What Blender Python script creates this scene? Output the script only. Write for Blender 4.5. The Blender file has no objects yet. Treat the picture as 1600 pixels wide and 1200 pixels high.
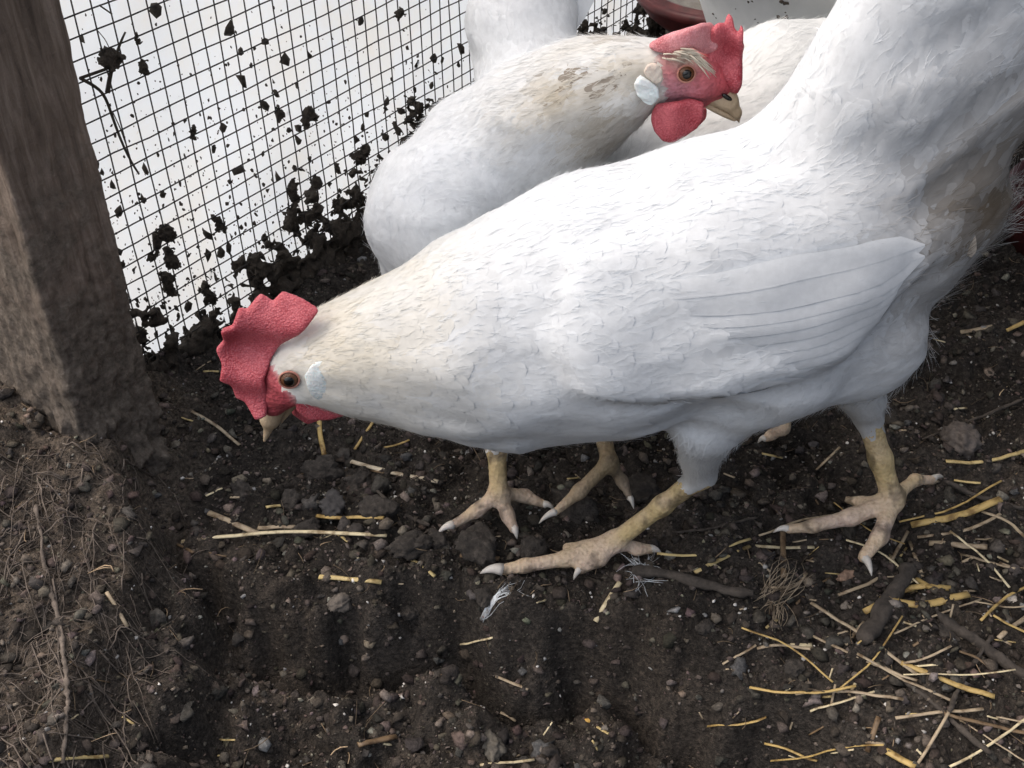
import bpy, math, numpy as np
from mathutils import Matrix, Vector
S = bpy.context.scene
COL = S.collection
rng = np.random.default_rng(7)

# ------------------------------------------------------------------ camera
F_PX = 1772.853; PIT = math.radians(38.8957); ROL = math.radians(-.8886)
U = .0127                      # pitch of the welded mesh
H = 40.3 * U                   # camera height above the run's floor
cp, sp, cr, sr = math.cos(PIT), math.sin(PIT), math.cos(ROL), math.sin(ROL)
CAM = np.array([0, 0, H])
FW = np.array([0, cp, -sp]); UP0 = np.array([0, sp, cp]); RX = np.array([1., 0, 0])
cam = bpy.data.cameras.new('camera'); cam.sensor_width = 36; cam.lens = F_PX / 1600 * 36
cam.clip_start = .02; cam.clip_end = 500
co = bpy.data.objects.new('camera', cam); COL.objects.link(co); S.camera = co
_r = cr * RX + sr * UP0; _u = -sr * RX + cr * UP0
co.matrix_world = Matrix([[_r[0], _u[0], -FW[0], 0], [_r[1], _u[1], -FW[1], 0], [_r[2], _u[2], -FW[2], H], [0, 0, 0, 1]])

# ------------------------------------------------------------------ world, sun, exposure
SUN_EL, SUN_AZ = math.radians(58), math.radians(-80)      # azimuth from +Y towards +X
w = bpy.data.worlds.new('World'); S.world = w; w.use_nodes = True
nt = w.node_tree; bg = nt.nodes['Background']
sky = nt.nodes.new('ShaderNodeTexSky'); sky.sky_type = 'NISHITA'; sky.sun_disc = False
sky.sun_elevation = SUN_EL; sky.sun_rotation = SUN_AZ
sky.air_density = 1.0; sky.dust_density = 8.0; sky.ozone_density = 1.0
nt.links.new(sky.outputs[0], bg.inputs[0]); bg.inputs[1].default_value = .10
sl = bpy.data.lights.new('sun', 'SUN'); sl.energy = 1.5; sl.angle = math.radians(140); sl.color = (1, .98, .955)
so = bpy.data.objects.new('sun', sl); COL.objects.link(so)
_sd = Vector((math.sin(SUN_AZ) * math.cos(SUN_EL), math.cos(SUN_AZ) * math.cos(SUN_EL), math.sin(SUN_EL)))
so.rotation_euler = _sd.to_track_quat('Z', 'Y').to_euler(); so.location = (0, 0, 3)
S.view_settings.view_transform = 'Standard'; S.view_settings.look = 'None'
S.view_settings.exposure = 0.7; S.view_settings.gamma = 1
S.render.engine = 'CYCLES'; S.cycles.use_denoising = True; S.cycles.max_bounces = 6
S.cycles.caustics_reflective = False; S.cycles.caustics_refractive = False

# ------------------------------------------------------------------ pixel -> place helpers
def ray(px, py):
    x, y = px - 800, py - 600
    return FW + RX * (cr * x + sr * y) / F_PX - UP0 * (-sr * x + cr * y) / F_PX
def G(px, py, z=0.):                       # on the horizontal plane z
    r = ray(px, py); return CAM + r * ((z - H) / r[2])
def YP(px, py, Y):                         # on the upright plane at distance Y
    r = ray(px, py); return CAM + r * (Y / r[1])
def mpp(P): return float((np.asarray(P) - CAM) @ FW) / F_PX      # metres per photo pixel there

# ------------------------------------------------------------------ noise
def _hash(ix, iy, iz, seed):
    n = (ix.astype(np.int64) * 374761393 + iy.astype(np.int64) * 668265263 + iz.astype(np.int64) * 2147483647 + seed * 974634777) & 0xffffffff
    n = ((n ^ (n >> 13)) * 1274126177) & 0xffffffff
    n = n ^ (n >> 16)
    return (n & 0xffff).astype(np.float32) / 32767.5 - 1
def noise(p, freq, seed=0):
    q = np.asarray(p, np.float64) * freq; i = np.floor(q); f = (q - i).astype(np.float32); i = i.astype(np.int64)
    f = f * f * (3 - 2 * f); r = 0
    for a in (0, 1):
        wx = f[..., 0] if a else 1 - f[..., 0]
        for b in (0, 1):
            wy = f[..., 1] if b else 1 - f[..., 1]
            for c in (0, 1):
                wz = f[..., 2] if c else 1 - f[..., 2]
                r = r + wx * wy * wz * _hash(i[..., 0] + a, i[..., 1] + b, i[..., 2] + c, seed)
    return r
def fbm(p, freq, oct=4, seed=0, gain=.5):
    r = 0; a = 1
    for o in range(oct): r = r + a * noise(p, freq * 2.03 ** o, seed + o * 17); a *= gain
    return r
def sstep(a, b, x): t = np.clip((x - a) / (b - a), 0, 1); return t * t * (3 - 2 * t)
def norm(v): v = np.asarray(v, float); return v / np.maximum(np.linalg.norm(v, axis=-1, keepdims=True), 1e-12)

# ------------------------------------------------------------------ mesh helpers
def mesh(name, V, Fc, mat=None, smooth=True, attrs=None, nrm=None):
    V = np.asarray(V, np.float32); me = bpy.data.meshes.new(name)
    if isinstance(Fc, np.ndarray):
        n, k = Fc.shape
        me.vertices.add(len(V)); me.vertices.foreach_set('co', V.ravel())
        me.loops.add(n * k); me.loops.foreach_set('vertex_index', Fc.astype(np.int32).ravel())
        me.polygons.add(n); me.polygons.foreach_set('loop_start', np.arange(0, n * k, k, dtype=np.int32))
        me.update(calc_edges=True)
    else: me.from_pydata([tuple(v) for v in V.tolist()], [], Fc)
    me.validate()
    if smooth: me.polygons.foreach_set('use_smooth', np.ones(len(me.polygons), bool))
    for k, a in (attrs or {}).items():
        a = np.asarray(a, np.float32)
        if a.ndim == 1: at = me.attributes.new(k, 'FLOAT', 'POINT'); at.data.foreach_set('value', a)
        else:
            at = me.attributes.new(k, 'FLOAT_COLOR', 'POINT')
            at.data.foreach_set('color', np.concatenate([a, np.ones((len(a), 1), np.float32)], 1).ravel())
    if mat: me.materials.append(mat)
    if nrm is not None: me.normals_split_custom_set_from_vertices(np.asarray(nrm, np.float32).tolist())
    return me
def link(name, me, parent=None, label=None, cat=None, group=None, kind=None, loc=None):
    o = bpy.data.objects.new(name, me); COL.objects.link(o)
    if parent: o.parent = parent
    if loc is not None: o.location = loc
    if label: o['label'] = label
    if cat: o['category'] = cat
    if group: o['group'] = group
    if kind: o['kind'] = kind
    return o
def frames(P):
    P = np.asarray(P, float); T = norm(np.gradient(P, axis=0)); up = np.array([0, 0, 1.])
    if abs(T[0] @ up) > .95: up = np.array([1., 0, 0])
    n = norm(np.cross(T[0], up)); N = []
    for t in T: n = norm(n - t * (n @ t)); N.append(n)
    N = np.array(N); return T, N, np.cross(T, N)
def tube(P, R, sides=6, flat=1., cap=True):
    P = np.asarray(P, float); R = np.broadcast_to(R, len(P)); T, N, B = frames(P)
    a = np.arange(sides) * 2 * np.pi / sides
    V = P[:, None] + R[:, None, None] * (np.cos(a)[None, :, None] * N[:, None] + flat * np.sin(a)[None, :, None] * B[:, None])
    n = len(P); Fc = []
    for i in range(n - 1):
        for k in range(sides):
            k2 = (k + 1) % sides; Fc.append((i * sides + k, i * sides + k2, (i + 1) * sides + k2, (i + 1) * sides + k))
    V = V.reshape(-1, 3)
    if cap: Fc.append(tuple(range(sides))[::-1]); Fc.append(tuple(range((n - 1) * sides, n * sides)))
    return V, Fc
def resample(P, n):
    P = np.asarray(P, float); L = np.r_[0, np.cumsum(np.linalg.norm(np.diff(P, axis=0), axis=1))]
    t = np.linspace(0, L[-1], n); return np.stack([np.interp(t, L, P[:, k]) for k in range(3)], 1)
def smoothline(P, n):
    P = resample(P, n)
    for _ in range(max(1, n // 6)): P[1:-1] = .25 * P[:-2] + .5 * P[1:-1] + .25 * P[2:]
    return P
def joinm(parts):
    Vs, Fs, o = [], [], 0
    for V, Fc in parts:
        Vs.append(V); Fs += [tuple(i + o for i in f) for f in Fc]; o += len(V)
    return np.concatenate(Vs), Fs
def ico(level=1):
    import bmesh
    bm = bmesh.new(); bmesh.ops.create_icosphere(bm, subdivisions=level, radius=1)
    V = np.array([v.co[:] for v in bm.verts]); Fc = np.array([[v.index for v in f.verts] for f in bm.faces]); bm.free(); return V, Fc
ICO = {k: ico(k) for k in (1, 2, 3, 4)}
def lump(level, seed, rough=.35, freq=1.3):
    V, Fc = ICO[level]; d = 1 + rough * fbm(V + seed * 7.3, freq, 3, seed); return V * d[:, None], Fc

# ------------------------------------------------------------------ signed distance bodies
def cone(a, b, ra, rb, k=.01, lat=None, ls=1., kind=0, flow=None, fl=.022, fw=.6):
    a, b = np.asarray(a, float), np.asarray(b, float)
    return dict(a=a, b=b, ra=ra, rb=rb, k=k, lat=None if lat is None else norm(lat), ls=ls, kind=kind,
                flow=norm(b - a if flow is None else flow), fl=fl, fw=fw)
class PL(list): extra = None
def prim_d(pr, P):
    a, b = pr['a'], pr['b']; Q = P
    if pr['lat'] is not None and pr['ls'] != 1:
        c = (a + b) / 2; s = (P - c) @ pr['lat']; Q = P + (s * (1 / pr['ls'] - 1))[..., None] * pr['lat']
    ba = b - a; L = ba @ ba
    t = np.clip(((Q - a) @ ba) / L, 0, 1) if L > 0 else np.zeros(Q.shape[:-1])
    v = Q - a - t[..., None] * ba; n = np.linalg.norm(v, axis=-1); d = n - (pr['ra'] + (pr['rb'] - pr['ra']) * t)
    if pr['lat'] is not None and pr['ls'] != 1:
        vl = v @ pr['lat']; d = d * n / np.maximum(np.sqrt(np.maximum(n * n - vl * vl, 0) + (vl / pr['ls']) ** 2), 1e-9)
    return d, t
def sdf(prims, P, full=False):
    d = None
    for pr in prims:
        e, t = prim_d(pr, P)
        if full:
            at = np.zeros(P.shape[:-1] + (9,)); at[..., pr['kind']] = 1; at[..., 3:6] = pr['flow']; at[..., 6] = t * np.linalg.norm(pr['b'] - pr['a']); at[..., 7] = pr['fl']; at[..., 8] = pr['fw']
        if d is None:
            d = e
            if full: A_ = at
            continue
        k = pr['k']; h = np.clip(.5 + .5 * (d - e) / k, 0, 1)
        d = d * (1 - h) + e * h - k * h * (1 - h)
        if full: A_ = A_ * (1 - h[..., None]) + at * h[..., None]
    und = sstep(.085, .115, P[..., 2]) * (.0024 * noise(P * [1, 1, 1.7], 26, 61) + .0013 * noise(P * [.7, 1, 1.8], 62, 62)); d = d - und
    if getattr(prims, 'extra', None): d = d - prims.extra(P)
    return (d, A_) if full else d
def surface_nets(D, org, h):
    ins = D < 0; nx, ny, nz = D.shape
    cnt = sum(ins[a:nx - 1 + a, b:ny - 1 + b, c:nz - 1 + c].astype(np.int8) for a in (0, 1) for b in (0, 1) for c in (0, 1))
    I, J, K = np.nonzero((cnt > 0) & (cnt < 8)); idx = -np.ones((nx - 1, ny - 1, nz - 1), np.int32); idx[I, J, K] = np.arange(len(I))
    acc = np.zeros((len(I), 3)); n = np.zeros(len(I))
    cs = [(a, b, c) for a in (0, 1) for b in (0, 1) for c in (0, 1)]
    for p in cs:
        for ax in range(3):
            if p[ax]: continue
            q = list(p); q[ax] = 1
            d0 = D[I + p[0], J + p[1], K + p[2]]; d1 = D[I + q[0], J + q[1], K + q[2]]; m = (d0 < 0) != (d1 < 0)
            t = np.where(m, d0 / np.where(m, d0 - d1, 1), 0); v = np.stack([np.full(len(I), x, float) for x in p], 1); v[:, ax] += t
            acc += v * m[:, None]; n += m
    V = (np.stack([I, J, K], 1) + acc / n[:, None]) * h + org
    Fs = []
    for ax in range(3):
        sl0 = [slice(None)] * 3; sl1 = [slice(None)] * 3; sl0[ax] = slice(0, -1); sl1[ax] = slice(1, None)
        a, b = ins[tuple(sl0)], ins[tuple(sl1)]; i, j, k = np.nonzero(a != b); s = a[i, j, k]
        c = [i, j, k]; o1, o2 = (ax + 1) % 3, (ax + 2) % 3
        ok = (c[o1] > 0) & (c[o2] > 0) & (c[o1] < D.shape[o1] - 1) & (c[o2] < D.shape[o2] - 1); c = [x[ok] for x in c]; s = s[ok]
        def cell(d1, d2):
            q = [x.copy() for x in c]; q[o1] = q[o1] - d1; q[o2] = q[o2] - d2; return idx[q[0], q[1], q[2]]
        qd = np.stack([cell(1, 1), cell(0, 1), cell(0, 0), cell(1, 0)], 1)
        qd[~s] = qd[~s][:, ::-1]; Fs.append(qd)
    return V, np.concatenate(Fs)
def grid_sdf(prims, h, pad=.008):
    lo = np.min([np.minimum(p['a'] - p['ra'], p['b'] - p['rb']) for p in prims], 0) - pad
    hi = np.max([np.maximum(p['a'] + p['ra'], p['b'] + p['rb']) for p in prims], 0) + pad
    n = np.ceil((hi - lo) / h).astype(int) + 1; ax = [lo[i] + np.arange(n[i]) * h for i in range(3)]
    D = np.full(n, .05, np.float32)
    for pr in prims:                     # only the neighbourhood of each primitive
        m = pr['k'] * 1.6 + .02
        l = np.minimum(pr['a'] - pr['ra'], pr['b'] - pr['rb']) - m; u = np.maximum(pr['a'] + pr['ra'], pr['b'] + pr['rb']) + m
        s = [slice(max(0, int((l[i] - lo[i]) / h)), min(n[i], int((u[i] - lo[i]) / h) + 2)) for i in range(3)]
        P = np.stack(np.meshgrid(*[ax[i][s[i]] for i in range(3)], indexing='ij'), -1)
        e, _ = prim_d(pr, P); d = D[tuple(s)]; k = pr['k']; t = np.clip(.5 + .5 * (d - e) / k, 0, 1)
        D[tuple(s)] = d * (1 - t) + e * t - k * t * (1 - t)
    return D, lo
def sdf_body(prims, h, it=3):
    D, lo = grid_sdf(prims, h); V, Fc = surface_nets(D, lo, h)
    for _ in range(it):
        d = sdf(prims, V); g = sdf_grad(prims, V); V = V - g * np.clip(d, -h, h)[:, None] * .8
    return V, Fc
def sdf_grad(prims, P, e=.0012):
    g = np.stack([sdf(prims, P + np.eye(3)[i] * e) - sdf(prims, P - np.eye(3)[i] * e) for i in range(3)], -1)
    return norm(g)
def blade(poly, place, thick, bend=lambda s, z: 0 * s, h=.0012, round_=.8):
    """a fleshy sheet: outline (photo pixels) -> place(px,py)->(s,z) plane coords; returns verts in (s,lat,z)"""
    Q = np.array([place(*p) for p in poly]); lo = Q.min(0) - .006; hi = Q.max(0) + .006
    n = np.ceil((hi - lo) / h).astype(int) + 1; nl = int(thick * 1.6 / h) + 6; l0 = -nl * h / 2
    X, Z = np.meshgrid(lo[0] + np.arange(n[0]) * h, lo[1] + np.arange(n[1]) * h, indexing='ij'); P = np.stack([X, Z], -1)
    d = np.full(X.shape, 1e9); wn = np.zeros(X.shape, bool); m = len(Q)
    for i in range(m):
        a, b = Q[i], Q[(i + 1) % m]; e = b - a; v = P - a; t = np.clip((v @ e) / (e @ e), 0, 1)
        d = np.minimum(d, np.linalg.norm(v - t[..., None] * e, axis=-1))
        c = ((a[1] > Z) != (b[1] > Z)) & (X < (b[0] - a[0]) * (Z - a[1]) / (b[1] - a[1] + 1e-12) + a[0]); wn ^= c
    d2 = np.where(wn, -d, d); Ls = l0 + np.arange(nl + 1) * h
    rr = thick * .5 * round_
    q0 = d2[..., None] + rr; q1 = np.abs(Ls)[None, None, :] - thick / 2 + rr
    D = np.minimum(np.maximum(q0, q1), 0) + np.hypot(np.maximum(q0, 0), np.maximum(q1, 0)) - rr
    V, Fc = surface_nets(D.transpose(0, 2, 1), np.array([lo[0], l0, lo[1]]), h)
    for _ in range(2):                       # soften
        W = np.zeros_like(V); C = np.zeros(len(V))
        for a, b in ((0, 1), (1, 2), (2, 3), (3, 0)):
            np.add.at(W, Fc[:, a], V[Fc[:, b]]); np.add.at(C, Fc[:, a], 1); np.add.at(W, Fc[:, b], V[Fc[:, a]]); np.add.at(C, Fc[:, b], 1)
        V = .5 * V + .5 * W / C[:, None]
    V[:, 1] += bend(V[:, 0], V[:, 2])
    return V, Fc

# ------------------------------------------------------------------ materials
def mat(name, build):
    m = bpy.data.materials.new(name); m.use_nodes = True; N = m.node_tree.nodes; L = m.node_tree.links
    b = N['Principled BSDF']; build(m, N, L, b); return m
def nd(N, t, **kw):
    n = N.new(t)
    for k, v in kw.items():
        if hasattr(n, k) and not isinstance(v, dict): setattr(n, k, v)
    return n
def noise_n(N, L, scale, detail=6, rough=.6, vec=None, dist=0):
    n = N.new('ShaderNodeTexNoise'); n.inputs['Scale'].default_value = scale; n.inputs['Detail'].default_value = detail; n.inputs['Roughness'].default_value = rough; n.inputs['Distortion'].default_value = dist
    if vec: L.new(vec, n.inputs['Vector'])
    return n
def ramp(N, L, src, stops):
    r = N.new('ShaderNodeValToRGB'); e = r.color_ramp.elements
    while len(e) < len(stops): e.new(.5)
    for el, (p, c) in zip(e, stops): el.position = p; el.color = (*c, 1) if len(c) == 3 else c
    L.new(src, r.inputs[0]); return r
def mixc(N, L, f, a, b, mode='MIX'):
    m = N.new('ShaderNodeMix'); m.data_type = 'RGBA'; m.blend_type = mode
    for s, v in ((m.inputs[0], f), (m.inputs[6], a), (m.inputs[7], b)):
        if hasattr(v, 'is_linked'): L.new(v, s)
        elif isinstance(v, (int, float)): s.default_value = v
        else: s.default_value = (*v, 1)
    return m.outputs[2]
def bump(N, L, b, h, strength=.5, dist=.002, nrm=None):
    n = N.new('ShaderNodeBump'); n.inputs['Strength'].default_value = strength; n.inputs['Distance'].default_value = dist; L.new(h, n.inputs['Height'])
    if nrm: L.new(nrm, n.inputs['Normal'])
    L.new(n.outputs[0], b.inputs['Normal']); return n.outputs[0]
def pos(N): return N.new('ShaderNodeNewGeometry').outputs['Position']
def attr(N, name): a = N.new('ShaderNodeAttribute'); a.attribute_name = name; return a

def b_soil(m, N, L, b):
    p = pos(N); n1 = noise_n(N, L, 9, 5, .6, p); n2 = noise_n(N, L, 330, 7, .75, p); n3 = noise_n(N, L, 900, 3, .6, p); dr = attr(N, 'dry')
    c1 = ramp(N, L, n1.outputs[0], [(.35, (.025, .022, .0195)), (.65, (.066, .058, .051))]).outputs[0]
    c2 = ramp(N, L, n2.outputs[0], [(.36, (.35, .33, .31)), (.52, (1, 1, 1)), (.70, (2.3, 2.15, 2.0))]).outputs[0]
    c1 = mixc(N, L, dr.outputs['Fac'], c1, (.14, .115, .092)); c = mixc(N, L, 1., c1, c2, 'MULTIPLY')
    g = ramp(N, L, n3.outputs[0], [(.68, (0, 0, 0)), (.74, (1, 1, 1))]).outputs[0]
    c = mixc(N, L, g, c, (.20, .175, .15)); L.new(c, b.inputs['Base Color'])
    b.inputs['Roughness'].default_value = .95; b.inputs['Specular IOR Level'].default_value = .2
    s = N.new('ShaderNodeMath'); s.operation = 'ADD'; L.new(n2.outputs[0], s.inputs[0]); L.new(n3.outputs[0], s.inputs[1]); bump(N, L, b, s.outputs[0], .9, .003)
M_soil = mat('dark_soil', b_soil)
def b_crumb(m, N, L, b):
    a = attr(N, 'col'); p = pos(N); n = noise_n(N, L, 420, 5, .7, p)
    r = ramp(N, L, n.outputs[0], [(.3, (.5, .5, .5)), (.7, (1.5, 1.5, 1.5))]).outputs[0]
    L.new(mixc(N, L, 1., a.outputs['Color'], r, 'MULTIPLY'), b.inputs['Base Color']); b.inputs['Roughness'].default_value = .95; b.inputs['Specular IOR Level'].default_value = .25
    bump(N, L, b, n.outputs[0], .8, .002)
M_crumb = mat('crumbly_earth', b_crumb)
def b_clod(m, N, L, b):
    p = pos(N); n = noise_n(N, L, 240, 7, .7, p); c = ramp(N, L, n.outputs[0], [(.3, (.020, .017, .015)), (.55, (.055, .047, .040)), (.75, (.13, .112, .095))]).outputs[0]
    L.new(c, b.inputs['Base Color']); b.inputs['Roughness'].default_value = .93; bump(N, L, b, n.outputs[0], 1., .003)
M_clod = mat('earth_clod', b_clod)
def b_mud(m, N, L, b):
    p = pos(N); n = noise_n(N, L, 300, 6, .7, p); c = ramp(N, L, n.outputs[0], [(.3, (.020, .016, .012)), (.58, (.060, .047, .035)), (.78, (.14, .11, .08))]).outputs[0]
    L.new(c, b.inputs['Base Color']); b.inputs['Roughness'].default_value = .95; bump(N, L, b, n.outputs[0], 1., .002)
M_mud = mat('dried_mud', b_mud)
def b_stone(m, N, L, b):
    p = pos(N); n = noise_n(N, L, 180, 6, .7, p); c = ramp(N, L, n.outputs[0], [(.3, (.04, .036, .033)), (.7, (.15, .135, .12))]).outputs[0]
    o = N.new('ShaderNodeObjectInfo'); L.new(mixc(N, L, 1., c, o.outputs['Color'], 'MULTIPLY'), b.inputs['Base Color']); b.inputs['Roughness'].default_value = .85; bump(N, L, b, n.outputs[0], .5, .001)
M_stone = mat('grey_stone', b_stone)
def b_straw(m, N, L, b):
    o = N.new('ShaderNodeObjectInfo'); p = pos(N); n = noise_n(N, L, 130, 5, .6, p)
    r = ramp(N, L, n.outputs[0], [(.36, (.42, .36, .3)), (.5, (1, 1, 1)), (.75, (1.25, 1.25, 1.2))]).outputs[0]
    L.new(mixc(N, L, 1., o.outputs['Color'], r, 'MULTIPLY'), b.inputs['Base Color']); b.inputs['Roughness'].default_value = .55
    n2 = noise_n(N, L, 700, 3, .6, p); bump(N, L, b, n2.outputs[0], .4, .0006)
M_straw = mat('dry_straw', b_straw)
def b_bits(m, N, L, b):
    a = attr(N, 'col'); L.new(a.outputs['Color'], b.inputs['Base Color']); b.inputs['Roughness'].default_value = .8
M_bits = mat('litter_bits', b_bits)
def b_root(m, N, L, b):
    p = pos(N); n = noise_n(N, L, 200, 5, .7, p); c = ramp(N, L, n.outputs[0], [(.3, (.05, .04, .032)), (.7, (.22, .18, .148))]).outputs[0]
    L.new(c, b.inputs['Base Color']); b.inputs['Roughness'].default_value = .9; bump(N, L, b, n.outputs[0], .8, .001)
M_root = mat('dry_root', b_root)
def b_twig(m, N, L, b):
    p = pos(N); n = noise_n(N, L, 160, 6, .7, p); c = ramp(N, L, n.outputs[0], [(.3, (.022, .018, .015)), (.7, (.09, .075, .062))]).outputs[0]
    L.new(c, b.inputs['Base Color']); b.inputs['Roughness'].default_value = .9; bump(N, L, b, n.outputs[0], .9, .0015)
M_twig = mat('dead_twig', b_twig)
def b_wood(m, N, L, b):
    tc = N.new('ShaderNodeTexCoord'); mp = N.new('ShaderNodeMapping'); mp.inputs['Scale'].default_value = (1, 1, .09); L.new(tc.outputs['Object'], mp.inputs[0])
    n1 = noise_n(N, L, 190, 6, .65, mp.outputs[0], .6); n2 = noise_n(N, L, 26, 6, .7, tc.outputs['Object'], .4); n3 = noise_n(N, L, 240, 7, .75, tc.outputs['Object'])
    c = ramp(N, L, n1.outputs[0], [(.3, (.10, .077, .061)), (.5, (.205, .160, .128)), (.7, (.33, .27, .225))]).outputs[0]
    sx = N.new('ShaderNodeSeparateXYZ'); L.new(tc.outputs['Object'], sx.inputs[0])
    mr = N.new('ShaderNodeMapRange'); mr.inputs[1].default_value = -.05; mr.inputs[2].default_value = .30; mr.inputs[3].default_value = .42; mr.inputs[4].default_value = -.16; L.new(sx.outputs['Z'], mr.inputs[0])
    ad = N.new('ShaderNodeMath'); ad.operation = 'ADD'; L.new(n2.outputs[0], ad.inputs[0]); L.new(mr.outputs[0], ad.inputs[1])
    mk = ramp(N, L, ad.outputs[0], [(.44, (0, 0, 0)), (.62, (1, 1, 1))]).outputs[0]
    mud = ramp(N, L, n3.outputs[0], [(.3, (.07, .058, .047)), (.55, (.185, .155, .127)), (.75, (.30, .26, .215))]).outputs[0]
    c = mixc(N, L, mk, c, mud); L.new(c, b.inputs['Base Color']); b.inputs['Roughness'].default_value = .9; b.inputs['Specular IOR Level'].default_value = .25
    s = N.new('ShaderNodeMath'); s.operation = 'ADD'; L.new(n1.outputs[0], s.inputs[0]); L.new(n3.outputs[0], s.inputs[1]); bump(N, L, b, s.outputs[0], .9, .0025)
M_wood = mat('weathered_wood', b_wood)
def b_wire(m, N, L, b):
    p = pos(N); n = noise_n(N, L, 400, 4, .6, p); c = ramp(N, L, n.outputs[0], [(.4, (.018, .016, .015)), (.7, (.06, .05, .045))]).outputs[0]
    L.new(c, b.inputs['Base Color']); b.inputs['Metallic'].default_value = .3; b.inputs['Roughness'].default_value = .7
M_wire = mat('dull_wire', b_wire)
def b_sheet(m, N, L, b):
    p = pos(N); n = noise_n(N, L, 14, 6, .7, p, .3); n2 = noise_n(N, L, 130, 4, .7, p)
    c = ramp(N, L, n.outputs[0], [(.42, (.86, .925, .985)), (.72, (.86, .87, .85))]).outputs[0]
    d = ramp(N, L, n2.outputs[0], [(.70, (0, 0, 0)), (.78, (1, 1, 1))]).outputs[0]
    c = mixc(N, L, d, c, (.62, .56, .46))
    di = N.new('ShaderNodeBsdfDiffuse'); tr = N.new('ShaderNodeBsdfTranslucent'); L.new(c, di.inputs[0]); L.new(c, tr.inputs[0])
    mx = N.new('ShaderNodeMixShader'); mx.inputs[0].default_value = .72; L.new(di.outputs[0], mx.inputs[1]); L.new(tr.outputs[0], mx.inputs[2])
    L.new(mx.outputs[0], N['Material Output'].inputs['Surface'])
M_sheet = mat('white_plastic_film', b_sheet)
def b_feather(m, N, L, b):
    a = attr(N, 'col'); p = pos(N); n = noise_n(N, L, 260, 4, .6, p)
    r = ramp(N, L, n.outputs[0], [(.3, (.93, .93, .93)), (.7, (1.03, 1.03, 1.03))]).outputs[0]
    c = mixc(N, L, 1., a.outputs['Color'], r, 'MULTIPLY')
    b.inputs['Roughness'].default_value = .75; b.inputs['Specular IOR Level'].default_value = .15; b.inputs['Sheen Weight'].default_value = .15; L.new(c, b.inputs['Base Color'])
    tr = N.new('ShaderNodeBsdfTranslucent'); L.new(c, tr.inputs[0]); mx = N.new('ShaderNodeMixShader'); mx.inputs[0].default_value = .22
    L.new(b.outputs[0], mx.inputs[1]); L.new(tr.outputs[0], mx.inputs[2]); L.new(mx.outputs[0], N['Material Output'].inputs['Surface'])
M_feather = mat('white_feather', b_feather)
def b_body(m, N, L, b):
    a = attr(N, 'col'); leg = attr(N, 'leg'); al = attr(N, 'along'); p = pos(N)
    wv = N.new('ShaderNodeMath'); wv.operation = 'MULTIPLY'; wv.inputs[1].default_value = 2600; L.new(al.outputs['Fac'], wv.inputs[0])
    sn = N.new('ShaderNodeMath'); sn.operation = 'SINE'; L.new(wv.outputs[0], sn.inputs[0])
    vo = N.new('ShaderNodeTexVoronoi'); vo.inputs['Scale'].default_value = 420; vo.feature = 'F1'; L.new(p, vo.inputs['Vector'])
    n = noise_n(N, L, 330, 5, .65, p)
    mu = N.new('ShaderNodeMath'); mu.operation = 'MULTIPLY'; L.new(sn.outputs[0], mu.inputs[0]); L.new(leg.outputs['Fac'], mu.inputs[1])
    m2 = N.new('ShaderNodeMath'); m2.operation = 'MULTIPLY_ADD'; m2.inputs[1].default_value = .0; L.new(mu.outputs[0], m2.inputs[0]); L.new(vo.outputs['Distance'], m2.inputs[2])
    m3 = N.new('ShaderNodeMath'); m3.operation = 'ADD'; L.new(m2.outputs[0], m3.inputs[0]); L.new(n.outputs[0], m3.inputs[1])
    bump(N, L, b, m3.outputs[0], .55, .0012)
    r = ramp(N, L, n.outputs[0], [(.3, (.72, .68, .66)), (.5, (1, 1, 1)), (.75, (1.15, 1.15, 1.15))]).outputs[0]
    L.new(mixc(N, L, 1., a.outputs['Color'], r, 'MULTIPLY'), b.inputs['Base Color']); b.inputs['Roughness'].default_value = .6
    b.inputs['Subsurface Weight'].default_value = .12; b.inputs['Subsurface Radius'].default_value = (.004, .002, .001)
M_body = mat('hen_skin_and_down', b_body)
def flesh(name, c0, c1, scale=300, sss=.25, rough=.5, warts=.0):
    def f(m, N, L, b):
        p = pos(N); n = noise_n(N, L, 55, 6, .7, p); v = noise_n(N, L, scale * 2.4, 4, .65, p); vo = N.new('ShaderNodeTexVoronoi'); vo.inputs['Scale'].default_value = 1000; L.new(p, vo.inputs['Vector'])
        c = ramp(N, L, n.outputs[0], [(.33, c0), (.66, c1)]).outputs[0]
        if warts: c = mixc(N, L, ramp(N, L, vo.outputs['Distance'], [(.2, (.35, .35, .35)), (.6, (0, 0, 0))]).outputs[0], c, tuple(min(.9, x * 1.25 + .10) for x in c1))
        L.new(c, b.inputs['Base Color']); b.inputs['Roughness'].default_value = rough
        b.inputs['Subsurface Weight'].default_value = sss; b.inputs['Subsurface Radius'].default_value = (.006, .002, .0015); b.inputs['Subsurface Scale'].default_value = .6
        ad = N.new('ShaderNodeMath'); ad.operation = 'MULTIPLY_ADD'; ad.inputs[1].default_value = -1.2 * warts; L.new(vo.outputs['Distance'], ad.inputs[0]); L.new(v.outputs[0], ad.inputs[2])
        bump(N, L, b, ad.outputs[0], .6, .0011)
    return mat(name, f)
M_comb = flesh('red_comb', (.33, .030, .048), (.56, .12, .145), warts=.5)
M_combpale = flesh('pink_comb', (.44, .10, .12), (.64, .29, .31), warts=.4)
M_lobe = flesh('white_earlobe', (.60, .68, .70), (.74, .78, .78), 200, .15, .6)
M_tuft = flesh('cream_tuft', (.56, .47, .40), (.72, .66, .58), 260, .1, .7)
M_beak = flesh('horn_beak', (.34, .25, .16), (.55, .44, .30), 160, .05, .4)
M_claw = flesh('pale_claw', (.45, .41, .36), (.68, .65, .60), 160, .05, .35)
M_iris = flesh('amber_iris', (.07, .026, .010), (.14, .052, .018), 300, 0, .12)
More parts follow.
